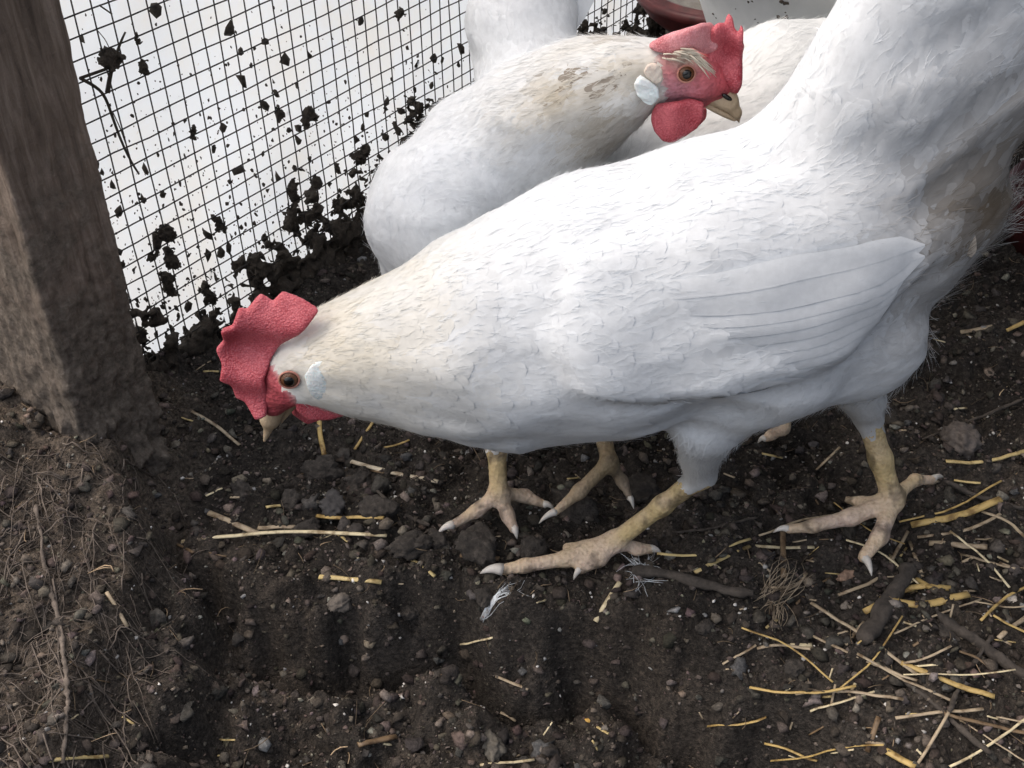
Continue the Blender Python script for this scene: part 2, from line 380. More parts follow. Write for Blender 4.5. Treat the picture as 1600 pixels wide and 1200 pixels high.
def b_black(m, N, L, b):
    n = noise_n(N, L, 200, 2, .5, pos(N)); L.new(ramp(N, L, n.outputs[0], [(.3, (.003, .003, .003)), (.7, (.006, .005, .005))]).outputs[0], b.inputs['Base Color']); b.inputs['Roughness'].default_value = .05
M_pupil = mat('pupil', b_black)
M_lid = flesh('pale_eyelid', (.40, .15, .12), (.52, .26, .19), 300, .1, .5)
def b_dome(m, N, L, b):
    p = pos(N); n = noise_n(N, L, 30, 5, .6, p); L.new(ramp(N, L, n.outputs[0], [(.35, (.66, .68, .68)), (.7, (.78, .79, .79))]).outputs[0], b.inputs['Base Color']); b.inputs['Roughness'].default_value = .4
M_dome = mat('white_plastic', b_dome)
def b_red(m, N, L, b):
    p = pos(N); n = noise_n(N, L, 60, 5, .65, p); L.new(ramp(N, L, n.outputs[0], [(.3, (.055, .010, .010)), (.7, (.16, .030, .030))]).outputs[0], b.inputs['Base Color']); b.inputs['Roughness'].default_value = .5
M_red = mat('dark_red_plastic', b_red)
def b_water(m, N, L, b):
    p = pos(N); n = noise_n(N, L, 90, 5, .65, p); L.new(ramp(N, L, n.outputs[0], [(.3, (.14, .12, .095)), (.7, (.26, .23, .19))]).outputs[0], b.inputs['Base Color']); b.inputs['Roughness'].default_value = .25
M_water = mat('dirty_water', b_water)

# ------------------------------------------------------------------ ground
def inside(poly, P):
    r = np.zeros(P.shape[:-1], bool); n = len(poly)
    for i in range(n):
        a, b = poly[i], poly[(i + 1) % n]
        r ^= ((a[1] > P[..., 1]) != (b[1] > P[..., 1])) & (P[..., 0] < (b[0] - a[0]) * (P[..., 1] - a[1]) / (b[1] - a[1] + 1e-12) + a[0])
    return r
def polydist(line, P):
    d = np.full(P.shape[:-1], 1e9)
    for a, b in zip(line[:-1], line[1:]):
        e = b - a; v = P - a; t = np.clip((v @ e) / (e @ e), 0, 1); d = np.minimum(d, np.linalg.norm(v - t[..., None] * e, axis=-1))
    return d
EDGE = np.array([G(x, y)[:2] for x, y in [(246, 1190), (250, 1050), (247, 930), (262, 868), (330, 900), (450, 922), (600, 932), (760, 945), (900, 962), (1000, 985), (1080, 1030), (1180, 1075), (1290, 1120), (1400, 1190), (1480, 1290)]])
HOLLOW = np.concatenate([EDGE, [[.16, .12], [-.12, .12]]])
FO = np.array([(-19.42 - .0) * U, 50.24 * U]); FAZ = math.radians(35.7412); FD = np.array([math.sin(FAZ), math.cos(FAZ)]); FN = np.array([FD[1], -FD[0]])   # FN: inward normal
FEET = [(G(*a)[:2], G(*b)[:2]) for a, b in (((960, 858), (755, 893)), ((960, 858), (898, 900)), ((960, 858), (1030, 862)), ((1395, 800), (1215, 828)), ((1395, 800), (1355, 895)), ((1395, 800), (1470, 750)), ((778, 785), (690, 830)), ((778, 785), (806, 838)), ((778, 785), (862, 795)), ((930, 760), (845, 815)), ((950, 750), (988, 790)), ((1222, 675), (1186, 690)))]
def gheight(P2, fine=True):
    P2 = np.asarray(P2, float); P = np.concatenate([P2, np.zeros(P2.shape[:-1] + (1,))], -1)
    wob = P2 + .016 * np.stack([noise(P, 20, 3), noise(P, 20, 4)], -1) + .007 * np.stack([noise(P, 60, 13), noise(P, 60, 14)], -1)
    inn = inside(HOLLOW, wob); d = polydist(EDGE, wob); sd = np.where(inn, d, -d); dep = .5 + .5 * sstep(-.2, -.06, P2[..., 0])
    z = dep * (-.052 * sstep(-.004, .015, sd) - .030 * np.exp(-((sd - .022) / .009) ** 2) - .030 * sstep(.02, .2, sd))
    z += (.040 + .026 * np.exp(-((P2[..., 1] - .50) / .06) ** 2)) * sstep(-.208, -.240, wob[..., 0]) * sstep(.62, .54, P2[..., 1]) * sstep(.16, .42, P2[..., 1]) + .012 * sstep(-.26, -.34, P2[..., 0]) * sstep(.62, .5, P2[..., 1])
    fd = (P2 - FO) @ FN; z += .028 * np.exp(-(fd / .045) ** 2) * (.6 + .6 * noise(P, 14, 8))
    far = sstep(2.5, .9, np.hypot(P2[..., 0], P2[..., 1] - .6))
    z += far * (.007 * fbm(P, 16, 3, 11) )
    z += far * sstep(-.012, .012, sd) * sstep(.25, .1, sd) * (.0085 * fbm(P, 40, 4, 51, .62))
    if fine:
        r = 1 - np.abs(noise(P, 95, 21)); z += far * (.0062 * fbm(P, 62, 3, 31, .6) + .0034 * r * noise(P, 45, 5) + .0026 * noise(P, 200, 41))
    for a, b in FEET:
        e = b - a; v = P2 - a; t = np.clip((v @ e) / (e @ e), 0, 1); w = np.exp(-(np.linalg.norm(v - t[..., None] * e, axis=-1) / .016) ** 2); z = z * (1 - w) + w * np.minimum(z, -.001)
    return z
xs = np.concatenate([-np.geomspace(60, .62, 14), np.arange(-.60, .66, .0023), np.geomspace(.68, 60, 14)])
_y = [.14]
while _y[-1] < 1.55: _y.append(_y[-1] + max(.0019, .0019 * (_y[-1] / .5) ** 1.4))
ys = np.concatenate([[-60, -15, -4, -1.2, -.4, -.1, .04, .1], _y, np.geomspace(1.6, 90, 16)])
GX, GY = np.meshgrid(xs, ys, indexing='xy'); GP = np.stack([GX, GY], -1); GZ = gheight(GP)
def ground_z(x, y):
    i = np.clip(np.searchsorted(xs, x) - 1, 0, len(xs) - 2); j = np.clip(np.searchsorted(ys, y) - 1, 0, len(ys) - 2)
    u = np.clip((x - xs[i]) / (xs[i + 1] - xs[i]), 0, 1); v = np.clip((y - ys[j]) / (ys[j + 1] - ys[j]), 0, 1)
    return GZ[j, i] * (1 - u) * (1 - v) + GZ[j, i + 1] * u * (1 - v) + GZ[j + 1, i] * (1 - u) * v + GZ[j + 1, i + 1] * u * v
def hit(px, py, off=0.):
    r = ray(px, py); t = np.linspace(.25, 2.6, 3000); P = CAM + t[:, None] * r; b = P[:, 2] < ground_z(P[:, 0], P[:, 1]) + off
    k = np.argmax(b); return P[k] if b.any() else P[-1]
ny, nx = GX.shape; ii = np.arange(ny * nx).reshape(ny, nx)
gf = np.stack([ii[:-1, :-1], ii[:-1, 1:], ii[1:, 1:], ii[1:, :-1]], -1).reshape(-1, 4)
link('ground', mesh('ground', np.stack([GX, GY, GZ], -1).reshape(-1, 3), gf, M_soil, True, {'dry': (sstep(-.195, -.235, GX) * sstep(.64, .60, GY) * .8 + .25 * sstep(.1, .6, fbm(np.stack([GX, GY, 0 * GX], -1), 12, 3, 44)) * sstep(.62, .5, GY)).ravel()}), kind='structure')

def scatter_mesh(name, C, R, tmpl, mat_, cols, kind='stuff', label=None, cat=None, squash=.75, parent=None, off=None):
    n = len(C); pick = rng.integers(0, len(tmpl), n); Vs, Fs, Cs, o = [], [], [], 0
    for k, (tv, tf) in enumerate(tmpl):
        m = np.nonzero(pick == k)[0]
        if not len(m): continue
        q = rng.normal(size=(len(m), 4)); q /= np.linalg.norm(q, axis=1, keepdims=True); a, b, c, d = q.T
        Rm = np.stack([1 - 2 * (c * c + d * d), 2 * (b * c - a * d), 2 * (b * d + a * c), 2 * (b * c + a * d), 1 - 2 * (b * b + d * d), 2 * (c * d - a * b), 2 * (b * d - a * c), 2 * (c * d + a * b), 1 - 2 * (b * b + c * c)], 1).reshape(-1, 3, 3)
        st = rng.uniform(.55, 1.25, (len(m), 1, 3)); V = np.einsum('nij,nvj->nvi', Rm, tv[None] * st) * R[m, None, None]
        if squash != 1: V[..., 2] *= squash
        V = V + C[m, None]; Vs.append(V.reshape(-1, 3)); Fs.append((tf[None] + (np.arange(len(m)) * len(tv))[:, None, None] + o).reshape(-1, 3)); Cs.append(np.repeat(cols[m], len(tv), 0)); o += len(m) * len(tv)
    me = mesh(name, np.concatenate(Vs), np.concatenate(Fs), mat_, False, {'col': np.concatenate(Cs)})
    return link(name, me, parent, label, cat, None, kind)
def visible_spots(n, y0=0, pw=1.):
    """random floor points, spread evenly over the picture of the floor"""
    P = np.stack([rng.uniform(-.5, .62, n * 3), .2 + 1.15 * rng.uniform(0, 1, n * 3) ** 1.5], 1); v = np.concatenate([P, np.zeros((len(P), 1))], 1) - CAM; d = v @ FW
    x = 800 + F_PX * v[:, 0] / d; y = 600 - F_PX * (v @ UP0) / d
    ok = (x > -80) & (x < 1680) & (y > y0) & (y < 1300); return P[ok][:n]
T1 = [lump(1, k, .75, 1.7) for k in range(9)]; T2 = [lump(2, 20 + k, .8, 1.9) for k in range(8)]
def earth_cols(n, dry=.2):
    b = rng.lognormal(0, .45, n) * .070; c = b[:, None] * np.array([1.0, .84, .71]) * (1 + rng.normal(0, .05, (n, 3))); m = rng.uniform(size=n) < dry; c[m] *= 2.2; return np.clip(c, .01, .24)
P = visible_spots(66000); R = np.clip(.0006 * rng.pareto(2.0, len(P)) + .0006, 0, .0042)
scatter_mesh('soil_crumbs', np.c_[P, ground_z(P[:, 0], P[:, 1]) + R * .25], R, T1, M_crumb, earth_cols(len(P)), label='loose dark soil crumbs strewn over the run floor', cat='soil')
P = visible_spots(900); R = .0022 + .0034 * rng.uniform(size=len(P)) ** 2
scatter_mesh('soil_lumps', np.c_[P, ground_z(P[:, 0], P[:, 1]) + R * .2], R, T2, M_crumb, np.clip(earth_cols(len(P), .03) ** .6 * .32, .02, .09), label='small dark earth lumps among the soil crumbs', cat='soil')
P = visible_spots(900); R = rng.uniform(.0005, .0015, len(P)); c = rng.uniform(.25, .75, (len(P), 1)) * np.array([[1, .97, .92]])
scatter_mesh('white_grit', np.c_[P, ground_z(P[:, 0], P[:, 1]) + R * .6], R, T1, M_bits, c, label='tiny white grit specks on the dark soil', cat='grit')

# ------------------------------------------------------------------ fence with film behind it
def fp(i, j, n=0.):
    """fence lattice (i along, j down) -> world; n = distance inward"""
    xy = FO + FD * i * U + FN * n; return np.array([xy[0], xy[1], H - (18.796 + j) * U])
def on_fence(px, py, n=0.):
    r = ray(px, py); o = np.array([FO[0] + FN[0] * n, FO[1] + FN[1] * n, 0]); Nn = np.array([FN[0], FN[1], 0]); return CAM + r * (((o - CAM) @ Nn) / (r @ Nn))
fence = link('wire_fence', None, None, 'square welded wire mesh fence in front of the white plastic film', 'fence', loc=tuple(fp(0, 21.5)))
fb = fp(0, 21.5); I1 = 84; J0, J1 = -17, 23
wire_r = .00052
for i in range(-8, I1 + 1):
    n = 16; t = np.linspace(J0, J1, n); Q = np.array([fp(i, j) for j in t]) - fb; Q += .0009 * np.stack([noise(np.c_[t * 0, t * .35, t * 0 + i], 1, 5), noise(np.c_[t * 0, t * .35, t * 0 + i], 1, 6), 0 * t], 1)
    V, Fc = tube(Q, wire_r, 5); link('upright_wire', mesh('upright_wire', V, Fc, M_wire), fence)
for j in range(J0, J1 + 1):
    n = 44; t = np.linspace(-8.4, I1 + .4, n); Q = np.array([fp(i, j, .0010) for i in t]) - fb; Q += .0009 * np.stack([noise(np.c_[t * .35, t * 0 + j, t * 0], 1, 7), 0 * t, noise(np.c_[t * .35, t * 0 + j, t * 0], 1, 8)], 1)
    V, Fc = tube(Q, wire_r, 5); link('cross_wire', mesh('cross_wire', V, Fc, M_wire), fence)
# film
iu = np.linspace(-9, 92, 102); jv = np.linspace(-8, 26, 45); IU, JV = np.meshgrid(iu, jv); V = np.array([fp(a, b) for a, b in zip(IU.ravel(), JV.ravel())])
off = -.010 + .004 * fbm(np.c_[IU.ravel() * .05, JV.ravel() * .03, 0 * IU.ravel()], 2, 3, 9); V[:, :2] += off[:, None] * FN
k = np.arange(V.shape[0]).reshape(IU.shape); Fc = np.stack([k[:-1, :-1], k[:-1, 1:], k[1:, 1:], k[1:, :-1]], -1).reshape(-1, 4)
fo = link('plastic_film', mesh('plastic_film', V, Fc, M_sheet), None, 'white mud-specked plastic film hung behind the wire mesh', 'plastic sheet')
# mud packed into the foot of the mesh
h = .0021; NI = int(.86 / h); NJ = int(.25 / h); NN = 15
ui = (-.02 + np.arange(NI) * h); vj = -.03 + np.arange(NJ) * h; wn = (-.013 + np.arange(NN) * h)
Q = np.stack(np.meshgrid(ui, vj, wn, indexing='ij'), -1)
ragged = .028 * noise(Q * [1, 0, 0], 30, 2) + .024 * noise(Q * [1, .0, 0], 75, 3)
nb = fbm(Q, 95, 4, 14, .7) + .45 * noise(Q * [2.2, .7, 1], 90, 15)
top = .022 + .038 * sstep(.03, .30, Q[..., 0]) * sstep(.62, .34, Q[..., 0])
D = (Q[..., 1] - (top + ragged)) * 16.0 - nb * .8 + .22
D = np.maximum(D, (np.abs(Q[..., 2] - .001) - .0075 - .004 * nb) * 60); D[0] = D[-1] = 1; D[:, :, 0] = D[:, :, -1] = 1; D[:, -1] = 1; D[:, 0] = 1
V, Fc = surface_nets(D.astype(np.float32), np.array([0, 0, 0.]), h)
base = fp(0, 21.5); u_, v_, w_ = V[:, 0] + ui[0], V[:, 1] + vj[0], V[:, 2] + wn[0]
W = np.stack([FO[0] + FD[0] * u_ + FN[0] * w_, FO[1] + FD[1] * u_ + FN[1] * w_, v_], 1)
link('mud_buildup', mesh('mud_buildup', W, Fc, M_mud), None, 'ragged dark mud packed into the foot of the wire mesh', 'mud', kind='stuff')
# specks
n = 3600; px = rng.uniform(95, 800, n); py = 620 * rng.beta(1.5, 1.05, n)
px = np.r_[px, rng.uniform(940, 1080, 60)]; py = np.r_[py, rng.uniform(0, 60, 60)]
keep = rng.uniform(size=len(px)) < .28 + .72 * sstep(100, 520, py + .35 * (px - 100)); px, py = px[keep], py[keep]
C = np.array([on_fence(a, b, rng.choice([.0, -.006, -.006])) for a, b in zip(px, py)]); R = np.clip(.0003 + .00042 * rng.pareto(1.9, len(C)), 0, .0034)
scatter_mesh('mud_specks', C, R, T1, M_mud, earth_cols(len(C)), label='dark mud specks splashed over the wire and plastic film', cat='mud', squash=1.5)
# bigger clumps of mud stuck in the mesh, each its own
CL = [(177, 92, 17, 'plump dark mud clod caught in the mesh beside the dangling dead twig'), (225, 105, 9, 'small mud clod on the mesh just right of the dangling twig'), (214, 58, 8, 'mud fleck on the wire above the dangling twig'),
      (482, 182, 17, 'two-lobed mud clod stuck high in the mesh near the standing hen'), (437, 178, 9, 'elongated mud clod stuck beside the two-lobed clod'), (458, 300, 15, 'wide mud clod hung on the wire above the mud build-up'),
      (565, 240, 13, 'long mud clod on the mesh touching the outline of the standing hen'), (303, 208, 8, 'forked mud clod in the mesh below the twig tip'), (455, 345, 16, 'drooping mud clod on the mesh over the mud bank'),
      (255, 370, 14, 'mud clod on the mesh at the head of the hanging mud tongue'), (268, 405, 15, 'hanging tongue of mud on the mesh near the wooden post'), (265, 445, 16, 'broad lower end of the hanging mud tongue'),
      (237, 400, 9, 'thin curl of mud left of the hanging mud tongue'), (345, 352, 10, 'mud clod in the mesh close to a twig stub'), (525, 320, 10, 'mud clod in the mesh low beside the standing hen'),
      (160, 5, 0, ''), (325, 460, 15, 'mud clod in the mesh above the lowered red comb'), (400, 420, 16, 'crumbly mud clod on the mesh at the edge of the mud bank'), (625, 22, 9, 'upright sliver of mud on the mesh near the raised tail')]
for s, (a, b, r, lab) in enumerate(CL):
    if not r: continue
    p = on_fence(a, b, .001); rr = r * mpp(p); q = np.linspace(-1.7, 1.7, 34); hq = (q[1] - q[0]); X, Y, Z = np.meshgrid(q, q[8:26], q, indexing='ij'); Qc = np.stack([X, Y, Z], -1)
    el = .7 + .5 * (s % 3 == 0); D = np.sqrt((X / el) ** 2 + (Y / .55) ** 2 + (Z * el) ** 2) - .85 - .75 * fbm(Qc + s * 5.1, 1.3, 4, 50 + s, .65); D[[0, -1]] = 1; D[:, [0, -1]] = 1; D[:, :, [0, -1]] = 1
    V, Fc = surface_nets(D, np.array([q[0], q[8], q[0]]), hq); V = (V[:, :1] * [*FD, 0] + V[:, 1:2] * [*FN, 0] + V[:, 2:] * [0, 0, 1]) * rr
    link('mud_clod', mesh('mud_clod', V, Fc, M_mud), None, lab, 'mud clod', 'mud clods caught in the mesh', loc=tuple(p))
# dangling twig
def fline(pts, n=.002): return np.array([on_fence(a, b, n) for a, b in pts])
parts = [tube(smoothline(fline([(125, 122), (140, 130), (160, 142), (168, 160), (178, 190), (190, 222), (203, 250), (217, 272)]), 22), np.linspace(.0011, .0007, 22), 5),
         tube(smoothline(fline([(168, 145), (172, 118), (180, 90), (190, 62), (196, 50)]), 14), np.linspace(.0016, .0006, 14), 5),
         tube(smoothline(fline([(176, 175), (188, 200), (200, 235), (205, 252)]), 10), .0004, 4), tube(smoothline(fline([(125, 122), (145, 115), (165, 108)]), 8), .0010, 5),
         tube(smoothline(fline([(150, 45), (165, 62), (175, 85)]), 8), .0003, 4), tube(smoothline(fline([(155, 8), (165, 15), (175, 22)]), 6), .0005, 4)]
V, Fc = joinm(parts); o_ = on_fence(168, 150); link('dead_twig', mesh('dead_twig', V - o_, Fc, M_mud), None, 'thin dark dead twig dangling in the mesh beside the wooden post', 'twig', loc=tuple(o_))
V, Fc = joinm([tube(smoothline(fline([(518, 395), (535, 372), (556, 345), (580, 330)]), 10), .0016, 5)]); o_ = on_fence(540, 365); link('dead_twig', mesh('dead_twig', V - o_, Fc, M_mud), None, 'short muddy twig slanting through the mesh over the mud bank', 'twig', loc=tuple(o_))

# ------------------------------------------------------------------ post
PW = .052; pc = np.array([FO[0] - .0035 * 1, FO[1] - .004]) ; pr_ = G(262, 742)[:2]     # right inner corner
ex, ey = -FD, -FN                                            # along the inner face towards the camera; outwards
zs = np.arange(-.16, .62, .0027); ring = []
per = np.linspace(0, 4, 193)[:-1]
for s in per:
    k = int(s); t = s - k; c = [(0, 0), (1, 0), (1, 1), (0, 1), (0, 0)]; q = np.array(c[k]) * (1 - t) + np.array(c[k + 1]) * t
    q = (q - .5); m = np.abs(q); rr = .045
    if m.min() > .5 - rr: 
        v = q - np.sign(q) * (.5 - rr); q = np.sign(q) * (.5 - rr) + v / max(np.linalg.norm(v), 1e-9) * rr
    ring.append(q)
ring = np.array(ring); X0 = pr_ + (ex + ey) * PW / 2
V = np.array([[*(X0 + (ex * q[0] + ey * (q[1] * 1.4 + .2)) * PW), z] for z in zs for q in ring]); nr = len(ring)
Nn = np.tile(np.array([[*norm(ex * q[0] + ey * q[1]), 0] for q in ring]), (len(zs), 1)); V[:, 0] += .040 * V[:, 2]
gr = noise(V * [1, 1, .06], 260, 3) * .0012 + noise(V * [1, 1, .12], 90, 4) * .0016 + fbm(V, 40, 3, 6) * .0012
lowmud = sstep(.16, -.02, V[:, 2]); gr += lowmud * (.0075 * np.maximum(-.1, fbm(V, 75, 5, 9, .68)) + .0035 * lowmud); gr += .0012 * fbm(V, 210, 3, 12, .6) * sstep(.32, .1, V[:, 2])
V = V + Nn * gr[:, None]; k = np.arange(len(V)).reshape(len(zs), nr); k2 = np.roll(k, -1, 1)
Fc = np.stack([k[:-1], k2[:-1], k2[1:], k[1:]], -1).reshape(-1, 4)
o_ = np.array([*X0, 0]); link('fence_post', mesh('fence_post', V - o_, Fc, M_wood), None, 'square weathered wooden fence post caked with mud at its foot', 'post', loc=tuple(o_))

# ------------------------------------------------------------------ hens
WHITE = np.array([.785, .815, .84])
TF = []                                                       # feather template
_u = np.array([-1, -.4, .4, 1.]); _v = np.array([0, .3, .62, .88, 1.])
FU, FV = np.meshgrid(_u, _v, indexing='xy'); FU, FV = FU.ravel(), FV.ravel(); FPROF = np.array([.45, .9, 1, .72, .14])[np.searchsorted(_v, FV)]
_k = np.arange(20).reshape(5, 4); FFc = np.stack([_k[:-1, :-1], _k[1:, :-1], _k[1:, 1:], _k[:-1, 1:]], -1).reshape(-1, 4)
def grad_f(prims, P, d, e=.003):
    return norm(np.stack([sdf(prims, P + np.eye(3)[i] * e) - d for i in range(3)], -1))
def plumage(prims, V, Fc, at, n, colf, seed=0, fuzz=16000, lenf=None):
    r = np.random.default_rng(seed); tri = np.concatenate([Fc[:, [0, 1, 2]], Fc[:, [0, 2, 3]]])
    a, b, c = V[tri[:, 0]], V[tri[:, 1]], V[tri[:, 2]]; ar = np.linalg.norm(np.cross(b - a, c - a), axis=1); fw_ = at[tri].mean(1)
    dens = ar * (fw_[:, 0] > .6) / np.maximum(fw_[:, 7] * fw_[:, 7] * fw_[:, 8], 1e-6); dens /= dens.sum()
    def sample(m):
        t = r.choice(len(tri), m, p=dens); x, y = r.uniform(size=m), r.uniform(size=m); s = x + y > 1; x[s], y[s] = 1 - x[s], 1 - y[s]
        P = a[t] + (b - a)[t] * x[:, None] + (c - a)[t] * y[:, None]; return P, fw_[t]
    P, A_ = sample(n); Nn = sdf_grad(prims, P); Fl = norm(A_[:, 3:6] + r.normal(0, .10, (n, 3))); Fl = norm(Fl - Nn * (Fl * Nn).sum(1, keepdims=True)); Sd = np.cross(Nn, Fl)
    Ln = A_[:, 7] * r.uniform(.8, 1.25, n); Wd = Ln * A_[:, 8] * .5; lift = r.uniform(.00005, .0004, n) * Ln / .024
    Q = P[:, None] + Fl[:, None] * (Ln[:, None] * (FV - .25))[..., None] + Sd[:, None] * (Wd[:, None] * FU * FPROF)[..., None]
    sh = Q.shape; Qf = Q.reshape(-1, 3); tgt = (.0002 + lift[:, None] * FV ** 1.5 - .0006 * FU ** 2 * (Ln / .024)[:, None] * FPROF).reshape(-1)
    Nf = None
    for _ in range(2):
        d = sdf(prims, Qf); Nv = np.repeat(Nn, 20, 0) if _ == 0 else grad_f(prims, Qf, d); Qf = Qf + Nv * np.clip(tgt - d, -.010, .010)[:, None]
    Nf = grad_f(prims, Qf, sdf(prims, Qf), .005) + .22 * np.repeat(Fl, 20, 0) * np.tile((FV - .45) * .42, n)[:, None] + np.repeat(Sd, 20, 0) * np.tile(FU * .06, n)[:, None]
    cl = np.repeat(colf(P) * (1 + r.normal(0, .025, (n, 1))), 20, 0); F_ = (FFc[None] + (np.arange(n) * 20)[:, None, None]).reshape(-1, 4)
    # downy filaments
    P, A_ = sample(fuzz); Nn = sdf_grad(prims, P); Fl = norm(A_[:, 3:6] + r.normal(0, .25, (fuzz, 3))); Fl = norm(Fl - Nn * (Fl * Nn).sum(1, keepdims=True)); Sd = np.cross(Nn, Fl)
    Lz = (r.uniform(.006, .014, fuzz) * (lenf(P) if lenf else 1))[:, None]; wz = .00014; P0 = P + Nn * .0006
    P1 = P0 + Fl * Lz * .55 + Nn * Lz * r.uniform(.02, .14, (fuzz, 1)); P2 = P0 + Fl * Lz + Nn * Lz * r.uniform(.03, .28, (fuzz, 1)) + Sd * Lz * r.normal(0, .12, (fuzz, 1))
    Vz = np.stack([P0 - Sd * wz, P0 + Sd * wz, P1 + Sd * wz, P1 - Sd * wz, P2 + Sd * wz * .3, P2 - Sd * wz * .3], 1).reshape(-1, 3); b0 = (np.arange(fuzz) * 6)[:, None]
    Fz = np.concatenate([b0 + [[3, 2, 1, 0]], b0 + [[5, 4, 2, 3]]]); cz = np.repeat(colf(P), 6, 0)
    Nz = np.repeat(Nn, 6, 0)
    return norm(np.concatenate([Nf, Nz])), np.concatenate([Qf, Vz]), np.concatenate([F_, Fz + len(Qf)]), np.clip(np.concatenate([cl, cz]), 0, .9)
def long_feather(p0, p1, width, nrm, curve=.0, tipr=.6, hug=None, offs=.0015):
    n = 12; t = np.linspace(0, 1, n); d = p1 - p0; L = np.linalg.norm(d); Nn = norm(nrm - norm(d) * (nrm @ norm(d))); Sd = np.cross(Nn, norm(d))
    C = p0 + t[:, None] * d + Nn * (curve * L * (t * (1 - t)) * 4)[:, None]; wd = width * .5 * np.interp(t, [0, .12, .5, .85, .96, 1], [.15, .7, 1, .9, tipr * .8, .05])
    u = np.linspace(-1, 1, 7); V = C[:, None] + Sd * (wd[:, None] * u)[..., None] - Nn * (.12 * wd[:, None] * u ** 2)[..., None]; V = V.reshape(-1, 3)
    if hug is not None:
        for _ in range(3): V = V + Nn * np.clip((offs * np.repeat(np.clip(t * 1.6, 0, 1), 7) - .0012 * np.repeat(np.clip(1 - t * 4, 0, 1), 7)) - sdf(hug, V), -.02, .02)[:, None]
        C = V.reshape(n, 7, 3)[:, 3]
    k = np.arange(n * 7).reshape(n, 7); Fc = np.stack([k[:-1, :-1], k[1:, :-1], k[1:, 1:], k[:-1, 1:]], -1).reshape(-1, 4)
    q, f2 = tube(C - Nn * .0001, np.linspace(.0006, .0002, n), 5); f2 = np.array([f for f in f2 if len(f) == 4]) + len(V)
    return np.concatenate([V, q]), np.concatenate([Fc, f2])
LEGDIRT = []
LEG0, LEG1 = np.array([.56, .43, .22]), np.array([.62, .48, .40])
def hen_colors(P, at, colf, facecol=None):
    c = colf(P); leg = sstep(.25, .75, at[:, 1])[:, None]; n = fbm(P, 130, 3, 77)[:, None]; pinkish = np.clip(.05 + .6 * sstep(.04, .010, P[:, 2]) + .3 * fbm(P, 70, 2, 71), 0, 1)[:, None]
    lc = LEG0 * (1 - pinkish) + LEG1 * pinkish; lc = lc * (1 - .6 * sstep(.3, .75, n + .3 * sstep(.02, .0, P[:, 2:3]))); 
    for q, r_, a_ in LEGDIRT: w_ = (a_ * np.exp(-(np.linalg.norm(P - q, axis=1) / r_) ** 2))[:, None]; lc = lc * (1 - w_) + np.array([.085, .065, .05]) * w_
    c = c * (1 - leg) + lc * leg
    fc = sstep(.3, .7, at[:, 2])[:, None]; red = np.array([.43, .075, .092]) * (1 + .4 * n)
    if facecol is not None: red = facecol(P, red)
    return np.clip(c * (1 - fc) + red * fc, 0, .9)
def make_hen(name, label, base, prims, colf, h, nfeat, seed, facecol=None, fuzz=12000, lenf=None):
    base = np.asarray(base, float); e = link(name, None, None, label, 'hen', 'white hens in the run', loc=tuple(base)); e.empty_display_size = .05
    V, Fc = sdf_body(prims, h, 5); _, at = sdf(prims, V, True); V0 = V; V = V - sdf_grad(prims, V) * (.0016 * sstep(.75, 1, at[:, 0]))[:, None]
    me = mesh('body', V - base, Fc, M_body, True, {'col': hen_colors(V, at, colf, facecol), 'leg': sstep(.3, .7, at[:, 1]), 'along': at[:, 6]}); link('body', me, e)
    nq, Q, F2, c2 = plumage(prims, V0, Fc, at, nfeat, colf, seed, fuzz, lenf)
    link('plumage', mesh('plumage', Q - base, F2, M_feather, True, {'col': c2}, nq), e, kind='stuff'); return e, base
def part(e, base, name, V, Fc, m, parent=None, label=None, attrs=None, kind=None, nrm=None):
    o = link(name, mesh(name, V - base, Fc, m, True, attrs, nrm), parent or e, label, kind=kind)
    return o
def ellip(c, axes, level=3, seed=None, rough=0.):
    V, Fc = ICO[level]
    if seed is not None: V = V * (1 + rough * fbm(V + seed, 2.2, 3, seed))[:, None]
    return c + V @ np.asarray(axes, float), Fc
def leg_prims(pts, rs, k=.004, fl=None, kind=1):
    rs = [q * .79 for q in rs]
    return [cone(pts[i], pts[i + 1], rs[i], rs[i + 1], k, kind=kind) for i in range(len(pts) - 1)]
def claw(p0, p1, r, bendv):
    t = np.linspace(0, 1, 7); C = p0 + (p1 - p0) * t[:, None] + np.asarray(bendv) * (4 * t * (1 - t))[:, None]; return tube(C, r * (1 - t) ** .7 + .0002, 7)

# ---- hen A: striding left, head lowered
PSI = math.radians(6); DA = np.array([-math.cos(PSI), -math.sin(PSI), 0]); NA = np.array([math.sin(PSI), -math.cos(PSI), 0])
PA = (G(955, 862) + G(1392, 800)) / 2; PA[2] = 0
def A(px, py, lat=0.):
    r = ray(px, py); o = PA + NA * lat; return CAM + r * (((o - CAM) @ NA) / (r @ NA))
def Apl(px, py, lat=0.): p = A(px, py, lat); return ((p - PA) @ DA, p[2])
def ApL(lat): return lambda x, y: Apl(x, y, lat)
def Aun(V): return PA + V[:, :1] * DA + V[:, 1:2] * NA + V[:, 2:] * [0, 0, 1]
mA = mpp(A(1000, 500))
def chainA(pts, k=.02, ls=.94, lat=0., fl=.022, fw=.6, kind=0):
    r = []
    for (x0, y0, r0), (x1, y1, r1) in zip(pts[:-1], pts[1:]):
        a, b = A(x0, y0, lat), A(x1, y1, lat); r.append(cone(a, b, r0 * mpp(a), r1 * mpp(b), k, NA, ls, kind, fl=fl, fw=fw))
    return r
pA = PL(chainA([(660, 548, 126), (780, 524, 178), (930, 484, 205), (1100, 432, 203), (1250, 380, 176), (1390, 335, 136), (1460, 300, 100)], .012, .93, 0, .026, .62))
pA += chainA([(468, 574, 44), (505, 566, 66), (575, 555, 100), (660, 545, 128)], .010, .95, 0, .020, .36)
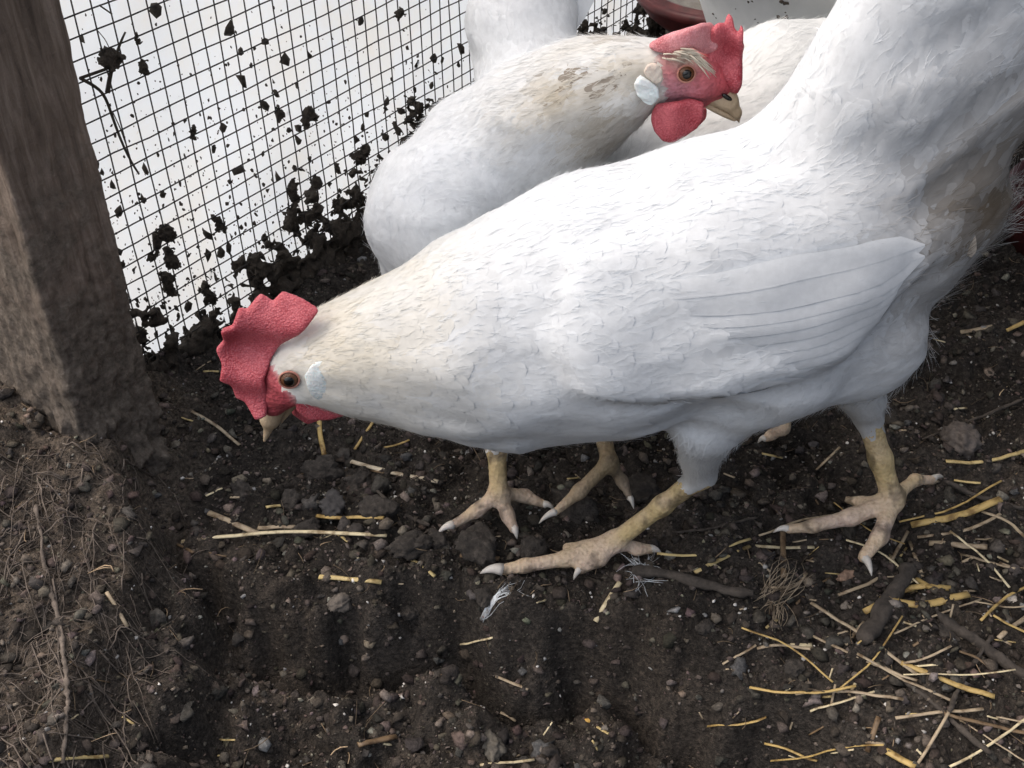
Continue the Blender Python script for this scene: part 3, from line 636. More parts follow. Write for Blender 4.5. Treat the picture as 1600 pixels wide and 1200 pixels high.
pA += chainA([(1320, 290, 118), (1430, 200, 118), (1555, 85, 122), (1670, -40, 112)], .02, .55, 0, .050, .34)
pA += chainA([(1335, 275, 110), (1405, 95, 120), (1510, -90, 132)], .022, .6, 0, .050, .34)
for _p in pA[-2:]: _p['flow'] = norm(A(1600, -20) - A(1330, 230))
pA += chainA([(1130, 350, 122), (1265, 285, 102), (1360, 150, 104)], .02, .75, 0, .030, .5)
pA += chainA([(1420, 370, 95), (1505, 325, 64)], .02, .8, 0, .020, .6)
# wing on the near side
WL = norm(NA * .88 + np.array([0, 0, .47])); torso = list(pA)
def wpt(px, py, r, proud=.0035):
    p = A(px, py, .045); th = r * mA * .24
    for _ in range(6): p = p + WL * (proud - th - float(sdf(torso, p[None])[0])) * .7
    return p
wr = (40, 82, 42); bw, cw, dw = [wpt(x, y, r, q) for (x, y), r, q in zip(((1030, 512), (1225, 466), (1396, 406)), wr, (-.013, .0012, .0032))]
pA += [cone(bw, cw, wr[0] * mA, wr[1] * mA, .036, WL, .24, 0, fl=.030, fw=.5), cone(cw, dw, wr[1] * mA, wr[2] * mA, .010, WL, .26, 0, fl=.034, fw=.40)]
_tf = norm(A(1600, -20) - A(1330, 230)); _ta = norm(np.cross(NA, _tf)); _t0 = A(1480, 90)
def _folds(P):
    q = P - _t0; w = np.exp(-(np.linalg.norm(q, axis=-1) / .075) ** 2); a = q @ _ta; f = q @ _tf; g = np.stack([a * 75 + .8 * np.sin(f * 30), f * 9, q @ NA * 8], -1); return w * .0036 * noise(g, 1, 91)
pA.extra = _folds
# near thigh and drumstick, far thigh
pA += [cone(A(1345, 535, .030), A(1215, 582, .046), 98 * mA, 92 * mA, .008, NA, .62, 0, fl=.022, fw=.62), cone(A(1215, 582, .046), A(1110, 650, .032), 90 * mA, 56 * mA, .010, NA, .7, 0, fl=.018, fw=.62), cone(A(1105, 660, .030), A(1092, 722, .022), 50 * mA, 30 * mA, .008, kind=0, fl=.013, fw=.6)]
pA += [cone(A(1300, 540, -.02), A(1350, 625, -.02), 70 * mA, 38 * mA, .012, kind=0, fl=.018, fw=.6)]
# near leg (foot forward)
hk = A(1098, 742, .022); an = G(962, 845, .017)
pA += leg_prims([A(1092, 715, .022), hk, (hk * .55 + an * .45), an], [22 * mA, 25 * mA, 19 * mA, 21 * mA], .006)
t1 = [an, G(885, 873, .010), G(820, 884, .008), G(785, 890, .0075)]; pA += leg_prims(t1, [20 * mA, 17 * mA, 14.5 * mA, 12.5 * mA], .004)
t2 = [an, G(935, 872, .011), G(908, 888, .008)]; pA += leg_prims(t2, [19 * mA, 18 * mA, 14 * mA], .004)
t3 = [an, G(995, 858, .010), G(1016, 858, .009)]; pA += leg_prims(t3, [15 * mA, 13 * mA, 11 * mA], .004)
t4 = [an, G(915, 856, .012), G(887, 856, .010)]; pA += leg_prims(t4, [18 * mA, 14 * mA, 12 * mA], .004)
# far leg (foot behind)
hk2 = A(1356, 650, -.02); an2 = G(1395, 782, .017)
pA += leg_prims([A(1352, 620, -.02), hk2, hk2 * .5 + an2 * .5, an2], [28 * mA, 28 * mA, 24 * mA, 25 * mA], .006)
LEGDIRT += [(G(1280, 822), .012, .55), (G(1250, 826), .010, .45), (G(900, 892), .010, .5), (G(1018, 862), .012, .5)]
s1 = [an2, G(1330, 808, .011), G(1270, 822, .008), G(1232, 827, .007)]; pA += leg_prims(s1, [22 * mA, 19 * mA, 14 * mA, 10 * mA], .004)
s2 = [an2, G(1375, 838, .012), G(1350, 870, .008)]; pA += leg_prims(s2, [21 * mA, 18 * mA, 14 * mA], .004)
s3 = [an2 + [0, 0, .004], G(1430, 750, .018), G(1455, 750, .012)]; pA += leg_prims(s3, [17 * mA, 13 * mA, 11 * mA], .004)
s4 = [an2, G(1345, 785, .012), G(1325, 781, .010)]; pA += leg_prims(s4, [17 * mA, 12 * mA, 9 * mA], .004)
# face skin
pA += [cone(A(455, 590, .002), A(428, 628, .002), 48 * mA, 26 * mA, .005, NA, .92, 2)]
_vent = A(1520, 345, .03); _hk = A(540, 560); _bel = A(1150, 640)
def colA(P):
    n = fbm(P, 40, 3, 5); c = np.tile(WHITE, (len(P), 1))
    dv = np.exp(-(np.linalg.norm(P - _vent, axis=1) / .052) ** 2) * np.clip(1.15 + .8 * n, 0, 1); c = c * (1 - dv[:, None]) + np.array([.20, .155, .105]) * dv[:, None]
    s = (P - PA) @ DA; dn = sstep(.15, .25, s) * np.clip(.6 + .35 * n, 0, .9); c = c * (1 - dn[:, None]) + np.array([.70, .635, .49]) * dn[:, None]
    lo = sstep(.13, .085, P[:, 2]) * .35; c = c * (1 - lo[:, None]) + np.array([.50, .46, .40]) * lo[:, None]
    return c * (1 + .03 * n[:, None])
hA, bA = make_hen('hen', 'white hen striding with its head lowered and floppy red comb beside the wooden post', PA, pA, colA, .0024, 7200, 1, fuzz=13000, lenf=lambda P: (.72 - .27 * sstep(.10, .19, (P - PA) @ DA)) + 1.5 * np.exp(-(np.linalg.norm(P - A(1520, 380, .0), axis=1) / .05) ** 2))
comb = [(500, 478), (470, 470), (440, 466), (425, 480), (405, 470), (385, 490), (372, 486), (362, 510), (345, 512), (348, 540), (335, 556), (346, 575), (342, 598), (360, 605), (366, 626), (382, 628), (400, 646), (418, 640), (420, 612), (414, 585), (424, 560), (440, 538), (470, 512)]
V, Fc = blade(comb, ApL(.006), .0052, lambda s, z: .006 + .004 * np.sin(s * 90 + z * 60) + .0025 * np.sin(z * 210)); part(hA, bA, 'comb', Aun(V), Fc, M_comb)
wat = [(462, 610), (500, 603), (540, 612), (556, 628), (548, 645), (515, 655), (482, 655), (462, 640)]
V, Fc = blade(wat, ApL(.014), .005, lambda s, z: .014 + 0 * s); part(hA, bA, 'wattle', Aun(V), Fc, M_comb)
V, Fc = blade([(455, 618), (490, 615), (520, 628), (515, 650), (480, 662), (455, 645)], ApL(-.010), .005, lambda s, z: -.010 + 0 * s); part(hA, bA, 'wattle', Aun(V), Fc, M_comb)
bk = [cone(A(436, 628), A(424, 655), 22 * mA, 17 * mA, .003), cone(A(424, 655), A(413, 690), 17 * mA, 3 * mA, .004, NA, .85)]; V, Fc = sdf_body(bk, .0012); part(hA, bA, 'beak', V, Fc, M_beak)
bk = [cone(A(455, 632), A(436, 668), 13 * mA, 4 * mA, .003, NA, .9)]; V, Fc = sdf_body(bk, .0012); part(hA, bA, 'lower_beak', V, Fc, M_beak)
V, Fc = ellip(A(508, 598, .021), [DA * .010, NA * .003, np.array([0, 0, .012])], 3, 4, .12); part(hA, bA, 'ear_lobe', V, Fc, M_lobe)
def eye(e, base, c, nrm, r):
    nrm = norm(nrm); t1_ = norm(np.cross(nrm, [0, 0, 1])); t2_ = np.cross(t1_, nrm)
    V, Fc = ellip(c, [t1_ * r, nrm * r * .7, t2_ * r], 3); o = part(e, base, 'eye', V, Fc, M_iris)
    V, Fc = ellip(c + nrm * r * .36, [t1_ * r * .64, nrm * r * .46, t2_ * r * .64], 3); part(e, base, 'pupil', V, Fc, M_pupil, o)
    a = np.linspace(0, 2 * np.pi, 25); Pq = c + nrm * r * .22 + (t1_ * np.cos(a)[:, None] * 1.08 + t2_ * np.sin(a)[:, None] * 1.0) * r; V, Fc = tube(Pq, r * .12, 6, cap=False); part(e, base, 'eyelid', V, Fc, M_lid, o)
eye(hA, bA, A(452, 592, .0178), NA + [0, 0, .15], .0046)
for p0, px1, r in ((t1[-1], (750, 896), 11), (t2[-1], (896, 906), 8), (s1[-1], (1208, 832), 7), (s2[-1], (1362, 900), 9), (s3[-1], (1474, 746), 7), (t3[-1], (1034, 868), 8)):
    p1 = G(*px1, .004); V, Fc = claw(p0, p1, r * mA, [0, 0, .0022]); part(hA, bA, 'claw', V, Fc, M_claw)
def fnrm(prims, V, p0, p1, amt):
    g = sdf_grad(prims, V, .004); sd = norm(np.cross(g, norm(p1 - p0))); u = np.zeros(len(V)); u[:84] = np.tile(np.linspace(-1, 1, 7), 12); return norm(g + sd * (u * amt)[:, None])
for k, (x0, y0, x1, y1, lt) in enumerate([(1500, 40, 1660, -150, .0), (1520, 60, 1700, -90, .01), (1540, 80, 1730, -30, .014), (1550, 100, 1750, 30, .016)]):
    V, Fc = long_feather(A(x0, y0, lt), A(x1, y1, lt * 1.3), .034, NA + [0, 0, .25], .05); part(hA, bA, 'tail_feather', V, Fc, M_feather, attrs={'col': np.tile(WHITE * .96, (len(V), 1))})
for k in range(8):
    x0, y0 = 1010 + 30 * k, 500 + 11 * k; x1, y1 = 1446 - 12 * k * (k > 1) - 3 * k, 384 + 15 * k; a_, b_ = A(x0, y0, .07), A(x1, y1, .05)
    V, Fc = long_feather(a_, b_, .022, NA, .0, .7, pA, .0010 + .00028 * (8 - k)); part(hA, bA, 'wing_feather', V, Fc, M_feather, attrs={'col': np.tile(WHITE, (len(V), 1))}, nrm=fnrm(pA, V, a_, b_, .12))
# draggled vent feathers
for x0, y0, x1, y1, wd in ((1512, 350, 1518, 402, .006), (1485, 355, 1465, 390, .012)):
    V, Fc = long_feather(A(x0, y0, .03), A(x1, y1, .034), wd, NA, .05); part(hA, bA, 'vent_feather', V, Fc, M_feather, attrs={'col': np.tile(np.array([.55, .49, .42]), (len(V), 1))})

# ---- hen B: standing behind, looking right
def chainY(pts, k, ls=1., lat=(0, 1, 0), fl=.022, fw=.6, kind=0, rev=False):
    r = []
    for (x0, y0, r0, Y0), (x1, y1, r1, Y1) in zip(pts[:-1], pts[1:]):
        a, b = YP(x0, y0, Y0), YP(x1, y1, Y1); r.append(cone(a, b, r0 * mpp(a), r1 * mpp(b), k, np.array(lat, float), ls, kind, fl=fl, fw=fw, flow=(a - b) if rev else None))
    return r
pB = chainY([(682, 330, 106, .590), (755, 300, 124, .625), (815, 230, 112, .67), (840, 160, 88, .72)], .010, fl=.024, fw=.62)
pB += chainY([(690, 335, 112, .592), (720, 430, 116, .60)], .010, fl=.022, fw=.62)
pB += chainY([(1036, 106, 40, .586), (985, 124, 62, .588), (930, 146, 84, .598), (850, 192, 104, .612), (770, 248, 118, .62)], .010, fl=.019, fw=.38)
pB += chainY([(830, 130, 85, .73), (815, 40, 78, .76), (830, -70, 74, .79), (840, -150, 60, .81)], .015, .8, (0, 1, 0), .034, .5)
pB += [cone(YP(640, 350, .575), YP(760, 250, .60), 68 * 4e-4, 60 * 4e-4, .010, np.array([.3, -1, .3]), .45, 0, fl=.03, fw=.5)]
mB = mpp(YP(1060, 120, .585)); LB = np.array([0, -1, 0.])
pB += [cone(YP(1052, 112, .580), YP(1095, 125, .580), 42 * mB, 36 * mB, .008, LB, .85, 2), cone(YP(1095, 125, .580), YP(1122, 142, .581), 36 * mB, 22 * mB, .006, LB, .8, 2), cone(YP(1040, 150, .580), YP(1090, 156, .580), 24 * mB, 18 * mB, .006, LB, .8, 2)]
anB = G(779, 770, .020); hB = YP(776, 700, .520)
pB += [cone(YP(760, 430, .60), YP(770, 640, .545), 70 * mB, 36 * mB, .012, kind=0, fl=.018, fw=.6), cone(YP(770, 640, .545), YP(775, 690, .53), 34 * mB, 22 * mB, .008, kind=0, fl=.014, fw=.6)]
pB += leg_prims([YP(775, 680, .53), hB, anB], [20 * mB, 21 * mB, 20 * mB], .005)
b1 = [anB, G(745, 798, .011), G(708, 820, .008)]; pB += leg_prims(b1, [18 * mB, 14 * mB, 10 * mB], .004)
b2 = [anB, G(793, 805, .010), G(803, 826, .008)]; pB += leg_prims(b2, [17 * mB, 14 * mB, 11 * mB], .004)
b3 = [anB, G(820, 775, .011), G(850, 788, .008)]; pB += leg_prims(b3, [16 * mB, 14 * mB, 9 * mB], .004)
anC = G(952, 722, .03); pB += [cone(YP(850, 430, .60), YP(930, 640, .56), 65 * mB, 34 * mB, .012, kind=0, fl=.018, fw=.6)]
pB += leg_prims([YP(930, 630, .56), anC], [22 * mB, 18 * mB], .005)
b4 = [anC, G(905, 768, .016), G(868, 800, .009)]; pB += leg_prims(b4, [17 * mB, 15 * mB, 9 * mB], .004)
b5 = [anC, G(972, 752, .016), G(984, 778, .009)]; pB += leg_prims(b5, [15 * mB, 12 * mB, 8 * mB], .004)
_nk = YP(925, 120, .56); _th = YP(985, 205, .57); _st = YP(730, 125, .60)
def colB(P):
    n = fbm(P, 45, 3, 15); m = fbm(P * [1, 1, 1.6], 260, 2, 16); c = np.tile(WHITE, (len(P), 1))
    d = np.exp(-(np.linalg.norm(P - _nk, axis=1) / .045) ** 2) * np.clip(.8 + .7 * n, 0, 1); c = c * (1 - d[:, None]) + np.array([.54, .475, .355]) * d[:, None]
    d = np.exp(-(np.linalg.norm(P - _th, axis=1) / .022) ** 2) * np.clip(.7 + .6 * n, 0, 1); c = c * (1 - d[:, None]) + np.array([.33, .28, .20]) * d[:, None]
    st = np.exp(-(np.linalg.norm(P - _nk, axis=1) / .040) ** 2) * sstep(.42, .8, m); c = c * (1 - .8 * st[:, None]) + np.array([.17, .12, .07]) * .8 * st[:, None]
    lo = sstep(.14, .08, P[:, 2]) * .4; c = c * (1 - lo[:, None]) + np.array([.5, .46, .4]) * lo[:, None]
    return c * (1 + .03 * n[:, None])
_ey = YP(1072, 115, .57); _ch = YP(1050, 150, .57); _brow = YP(1070, 82, .575)
def faceB(P, red):
    n = fbm(P, 200, 3, 18); d = np.exp(-(np.linalg.norm(P - _ch, axis=1) / .014) ** 2)[:, None] * .75; r = red * (1 - d) + np.array([.54, .31, .38]) * d
    d = np.exp(-(np.linalg.norm(P - _brow, axis=1) / .009) ** 2)[:, None] * .9; return r * (1 - d) + np.array([.66, .60, .48]) * d
LEGDIRT += [(anC, .045, .72), (b1[-1], .012, .35), (b2[-1], .012, .35)]
baseB = np.array([.0, .60, 0.])
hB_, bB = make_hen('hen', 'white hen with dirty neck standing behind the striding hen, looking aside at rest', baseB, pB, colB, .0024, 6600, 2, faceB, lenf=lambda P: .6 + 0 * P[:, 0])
YB = .580
def Bpl(px, py, lat=0.): p = YP(px, py, YB - lat); return (p[0], p[2])
def BpL(lat): return lambda x, y: Bpl(x, y, lat)
def Bun(V): return np.stack([V[:, 0], YB - V[:, 1], V[:, 2]], 1)
V, Fc = blade([(1100, 70), (1108, 42), (1120, 32), (1132, 36), (1138, 24), (1146, 27), (1147, 42), (1152, 48), (1157, 36), (1161, 40), (1159, 60), (1162, 68), (1161, 105), (1158, 128), (1152, 146), (1128, 142), (1112, 128), (1104, 98)], Bpl, .0055, lambda s, z: .0025 * np.sin(z * 260 + s * 90) + .0015 * np.sin(s * 420)); part(hB_, bB, 'comb', Bun(V), Fc, M_comb)
x1_, x0_ = Bpl(1110, 50)[0], Bpl(1018, 70)[0]
V, Fc = blade([(1114, 40), (1095, 33), (1072, 35), (1050, 42), (1032, 54), (1012, 72), (1020, 79), (1042, 76), (1062, 68), (1078, 66), (1090, 76), (1106, 88), (1124, 80), (1122, 50)], BpL(.004), .0066, lambda s, z: .0095 * np.sin(np.clip((s - x0_) / (x1_ - x0_), 0, 1) * 3.1) + .004 * (1 - np.clip((s - x0_) / (x1_ - x0_), 0, 1))); part(hB_, bB, 'comb_lobe', Bun(V), Fc, M_combpale, label='pale pink folded rear lobe of the comb')
V, Fc = blade([(1018, 178), (1026, 164), (1050, 158), (1080, 156), (1100, 160), (1099, 182), (1090, 200), (1072, 213), (1050, 221), (1034, 219), (1022, 206), (1017, 190)], BpL(.011), .0062, lambda s, z: .011 + .0012 * np.sin(s * 300)); part(hB_, bB, 'wattle', Bun(V), Fc, M_comb)
V, Fc = blade([(1040, 170), (1085, 166), (1105, 168), (1104, 184), (1090, 198), (1060, 205), (1042, 195)], BpL(-.010), .005, lambda s, z: -.010 + 0 * s); part(hB_, bB, 'wattle', Bun(V), Fc, M_comb)
bk = [cone(YP(1112, 150, YB), YP(1138, 157, YB), 17 * mB, 16 * mB, .003, LB, .85), cone(YP(1138, 157, YB), YP(1151, 176, YB), 16 * mB, 8.5 * mB, .004, LB, .8), cone(YP(1151, 176, YB), YP(1155, 192, YB), 8 * mB, 2 * mB, .003)]; V, Fc = sdf_body(bk, .001); ub = part(hB_, bB, 'beak', V, Fc, M_beak)
bk = [cone(YP(1103, 163, YB), YP(1148, 186, YB), 8 * mB, 4.5 * mB, .003, LB, .9)]; V, Fc = sdf_body(bk, .001); part(hB_, bB, 'lower_beak', V, Fc, M_beak)
V, Fc = ellip(YP(1136, 152, YB - .0066), [np.array([.0030, 0, -.0018]), LB * .0012, np.array([.0006, 0, .0012])], 2); part(hB_, bB, 'nostril', V, Fc, M_pupil, ub)
V, Fc = blade([(989, 130), (1000, 117), (1016, 126), (1029, 136), (1031, 152), (1020, 165), (1006, 161), (994, 147)], BpL(.0175), .0042, lambda s, z: .0175 + .0005 * np.sin(s * 700 + z * 1900) + .0004 * np.sin(z * 900)); part(hB_, bB, 'ear_lobe', Bun(V), Fc, M_lobe)
V, Fc = blade([(1004, 112), (1012, 99), (1026, 98), (1036, 108), (1036, 124), (1026, 132), (1012, 124)], BpL(.0165), .0036, lambda s, z: .0165 + .0006 * np.sin(s * 1300) * np.sin(z * 1100)); part(hB_, bB, 'ear_tuft', Bun(V), Fc, M_tuft)
parts = []
for k in range(44):
    t = rng.uniform() ** .45; x0, y0 = 1030 + 62 * t, 92 - 10 * math.sin(t * 3.1) + rng.normal(0, 4); x1, y1 = x0 + rng.uniform(12, 30), y0 + rng.uniform(-4, 6) + 26 * t ** 2; d0 = .0148 + rng.normal(0, .0006); a_, b_ = YP(x0, y0, YB - d0), YP(x1, y1, YB - d0 - .0012)
    parts.append(tube(np.array([a_, (a_ + b_) / 2 + [0, -.0006, .0006], b_]), np.array([.0005, .00045, .0001]), 4))
V, Fc = joinm(parts); part(hB_, bB, 'brow_feathers', V, Fc, M_feather, attrs={'col': np.tile(np.array([.66, .60, .50]), (len(V), 1))}, kind='stuff')
eye(hB_, bB, YP(1072, 115, YB - .0128), [.05, -1, .25], 12.5 * mB)
for p0, px1, r in ((b1[-1], (684, 834), 8), (b2[-1], (808, 842), 8), (b3[-1], (866, 797), 7), (b4[-1], (842, 818), 7), (b5[-1], (990, 795), 6)):
    V, Fc = claw(p0, G(*px1, .004), r * mB, [0, 0, .002]); part(hB_, bB, 'claw', V, Fc, M_claw)
for k in range(6):
    V, Fc = long_feather(YP(800 + 14 * k, 60, .755), YP(745 + 42 * k, -170, .80), .035, np.array([0, -1., .3]), .04); part(hB_, bB, 'tail_feather', V, Fc, M_feather, attrs={'col': np.tile(WHITE * .95, (len(V), 1))})

# ---- hen C: behind, mostly hidden
pC = chainY([(1040, 265, 88, .635), (1110, 235, 118, .65), (1225, 180, 138, .67), (1340, 150, 115, .69), (1430, 90, 70, .71)], .012, fl=.026, fw=.6)
pC += chainY([(960, 420, 44, .615), (985, 350, 62, .622), (1040, 275, 85, .635)], .02, fl=.02, fw=.4)
pC += [cone(YP(960, 420, .61), YP(945, 440, .61), 40 * mB, 28 * mB, .006, kind=2)]
anD = G(1222, 668, .018); pC += [cone(YP(1210, 260, .66), YP(1235, 520, .625), 80 * mB, 36 * mB, .012, kind=0), cone(YP(1235, 520, .625), YP(1235, 560, .615), 34 * mB, 22 * mB, .006, kind=0)]
pC += leg_prims([YP(1235, 550, .617), anD], [21 * mB, 19 * mB], .005); c1 = [anD, G(1205, 680, .009), G(1196, 685, .007)]; pC += leg_prims(c1, [15 * mB, 11 * mB, 9 * mB], .004)
c2 = [anD, G(1225, 700, .010), G(1222, 715, .008)]
anE = G(1330, 600, .018); pC += [cone(YP(1310, 260, .69), YP(1320, 470, .68), 75 * mB, 34 * mB, .012, kind=0)]; pC += leg_prims([YP(1320, 460, .68), anE], [21 * mB, 18 * mB], .005); c3 = [anE, G(1300, 612, .009), G(1270, 620, .007)]; pC += leg_prims(c3, [15 * mB, 11 * mB, 8 * mB], .004)
def colC(P): n = fbm(P, 45, 3, 25); return np.tile(WHITE * [.98, .965, .93], (len(P), 1)) * (1 + .04 * n[:, None])
hC, bC = make_hen('hen', 'white hen mostly hidden behind the other two, its back below the white bucket', np.array([.17, .64, 0]), pC, colC, .003, 2600, 3, fuzz=6000)
V, Fc = claw(c1[-1], G(1184, 692, .004), 7 * mB, [0, 0, .002]); part(hC, bC, 'claw', V, Fc, M_claw)
bk = [cone(YP(945, 440, .61), YP(925, 470, .61), 18 * mB, 4 * mB, .003)]; V, Fc = sdf_body(bk, .0015); part(hC, bC, 'beak', V, Fc, M_beak)

# ------------------------------------------------------------------ drinker on a block, feed tray
def lathe(prof, n=64):
    a = np.arange(n) * 2 * np.pi / n; V = np.array([[r * math.cos(t), r * math.sin(t), z] for r, z in prof for t in a]); k = np.arange(len(prof) * n).reshape(len(prof), n); k2 = np.roll(k, -1, 1)
    return V, np.stack([k[:-1], k2[:-1], k2[1:], k[1:]], -1).reshape(-1, 4)
BC = np.array([.202, 1.05, .105])
rb = link('feed_bowl', None, None, 'dark red round plastic feed bowl with a ridged rim by the wire mesh', 'bowl', loc=tuple(BC))
V, Fc = lathe([(.001, .0), (.060, .0), (.072, .010), (.078, .020), (.082, .022), (.083, .028), (.079, .031), (.075, .027), (.070, .027), (.068, .031), (.064, .030), (.060, .018), (.001, .015)]); link('rim', mesh('rim', V, Fc, M_red), rb)
V, Fc = lathe([(.0625, .0235), (.05, .0245), (.025, .026), (.001, .0262)]); V[:, 2] += .001 * fbm(V, 160, 3, 5); link('feed', mesh('feed', V, Fc, M_water), rb)
KC = np.array([.283, .885, .0])
bu = link('plastic_bucket', None, None, 'flared white plastic bucket flecked with mud, standing behind the hens', 'bucket', loc=tuple(KC))
bprof = [(.001, .001), (.076, .001), (.080, .006), (.098, .09), (.117, .15), (.133, .19), (.150, .25), (.154, .25), (.154, .256), (.146, .256), (.130, .195), (.112, .15), (.094, .09), (.076, .010), (.001, .006)]
V, Fc = lathe(bprof, 96); link('shell', mesh('shell', V, Fc, M_dome), bu)
C, R = [], []
def bucket_hit(px, py):
    r = ray(px, py); best = None
    for t in np.linspace(.6, 1.4, 1600):
        q = CAM + r * t - KC
        if 0 < q[2] < .25 and math.hypot(q[0], q[1]) < np.interp(q[2], [.001, .006, .09, .15, .19, .25], [.076, .080, .098, .117, .133, .15]): best = q; break
    return best
for px, py, rr in [(1225, 30, 5), (1216, 26, 4), (1230, 26, 4), (1228, 6, 5), (1222, 2, 4), (1228, 19, 3), (1185, 35, 2.5), (1190, 42, 2.5), (1195, 50, 4), (1180, 30, 2), (1202, 38, 3), (1207, 44, 2), (1115, 22, 2), (1119, 28, 1.6), (1150, 14, 1.5), (1160, 52, 1.5), (1244, 40, 1.5), (1170, 3, 3), (1176, 2, 2)]:
    q = bucket_hit(px, py)
    if q is not None: C.append(q); R.append(rr * .0005)
scatter_mesh('mud_flecks', np.array(C), np.array(R), T1, M_mud, earth_cols(len(C)), parent=bu)
import bmesh
def block(name, c, size, m, label, cat, bev=.006):
    bm = bmesh.new(); bmesh.ops.create_cube(bm, size=1); bmesh.ops.scale(bm, vec=size, verts=bm.verts); bmesh.ops.bevel(bm, geom=bm.edges[:], offset=bev, segments=2, affect='EDGES')
    me = bpy.data.meshes.new(name); bm.to_mesh(me); bm.free(); me.materials.append(m); return link(name, me, None, label, cat, loc=tuple(c))
block('wooden_block', (BC[0], BC[1], .052), (.09, .09, .107), M_wood, 'weathered wooden block that the red feed bowl stands on', 'block')
tc = G(1712, 330, .03); V, Fc = lathe([(.001, .004), (.055, .004), (.066, .045), (.070, .050), (.073, .046), (.066, .0), (.001, -.002)]); link('feed_tray', mesh('feed_tray', V, Fc, M_red), None, 'round dark red plastic tray in the shade behind the tail', 'feed tray', loc=(tc[0], tc[1], .0))
# unseen wooden house added just above the frame to shade ground behind the hens
hc = FO + FD * .90 + FN * .86; hh = link('added_shade_house', None, None, 'unseen raised wooden house added to shade the far corner of the run', 'added shade house', loc=(hc[0], hc[1], 0)); hh.rotation_euler = (0, 0, math.atan2(FD[1], FD[0]))
def hbox(name, c, size):
    bm = bmesh.new(); bmesh.ops.create_cube(bm, size=1); bmesh.ops.scale(bm, vec=size, verts=bm.verts); bmesh.ops.bevel(bm, geom=bm.edges[:], offset=.003, segments=1, affect='EDGES'); me = bpy.data.meshes.new(name); bm.to_mesh(me); bm.free(); me.materials.append(M_wood); link(name, me, hh, loc=c)
for k in range(9): hbox('floor_board', (-.58 + .1425 * k, 0, .425), (.140, .92, .02))
for sx in (-1, 1): hbox('side_wall', (sx * .635, 0, .66), (.02, .92, .48))
for sy in (-1, 1): hbox('long_wall', (0, sy * .45, .66), (1.245, .018, .478))
hbox('roof', (0, 0, .915), (1.4, 1.05, .025))
for q in ((.60, .40), (.60, -.40), (-.0, -.40)): hbox('leg', (q[0], q[1], .19), (.04, .04, .448))

# ------------------------------------------------------------------ litter on the floor
YEL, PALE, TAN, BRN, OCH = (.52, .41, .19), (.60, .52, .34), (.36, .29, .20), (.17, .115, .065), (.45, .32, .12)
def straw(pts, wpx, col, label, group=None, name='straw', mat_=None, flat=.55, lift=.0):
    G3 = [hit(x, y) for x, y in pts]; P3 = smoothline(np.array(G3), max(6, 3 * len(pts))); r = wpx * .5 * mpp(P3[0]); r = max(r, .0005)
    z = ground_z(P3[:, 0], P3[:, 1]); a, b = z[0], z[-1]; t = np.linspace(0, 1, len(z)); P3[:, 2] = .85 * (a + (b - a) * t) + .15 * z; P3[:, 2] += max(0, float((z - P3[:, 2]).max())) * .7 + r * .4 + lift
    if name == 'twig':
        P3 = resample(P3, 30); P3 += .35 * r * np.stack([noise(P3 + 3 * q, 90, 3 + q) for q in range(3)], 1); V, Fc = tube(P3, r * (.9 + .28 * noise(P3, 130, 9) + .12 * noise(P3, 420, 10)) * np.interp(np.arange(30), [0, 2, 27, 29], [.7, 1, 1, .6]), 10, flat); V = V + .0007 * noise(V, 420, 12)[:, None] * norm(V - np.repeat(P3, 10, 0)); c = P3[15].copy()
        o = link(name, mesh(name, V - c, Fc, mat_), None, label, 'twig', group, loc=tuple(c)); return o
    V, Fc = tube(P3, r * (1 + .05 * np.sin(np.arange(len(P3)) * 1.7 + P3[0, 0] * 900)), 7, flat); c = P3[len(P3) // 2].copy()
    o = link(name, mesh(name, V - c, Fc, mat_ or M_straw), None, label, name.replace('_', ' ') if name in ('straw',) else 'twig', group, loc=tuple(c)); o.color = (*col, 1); return o
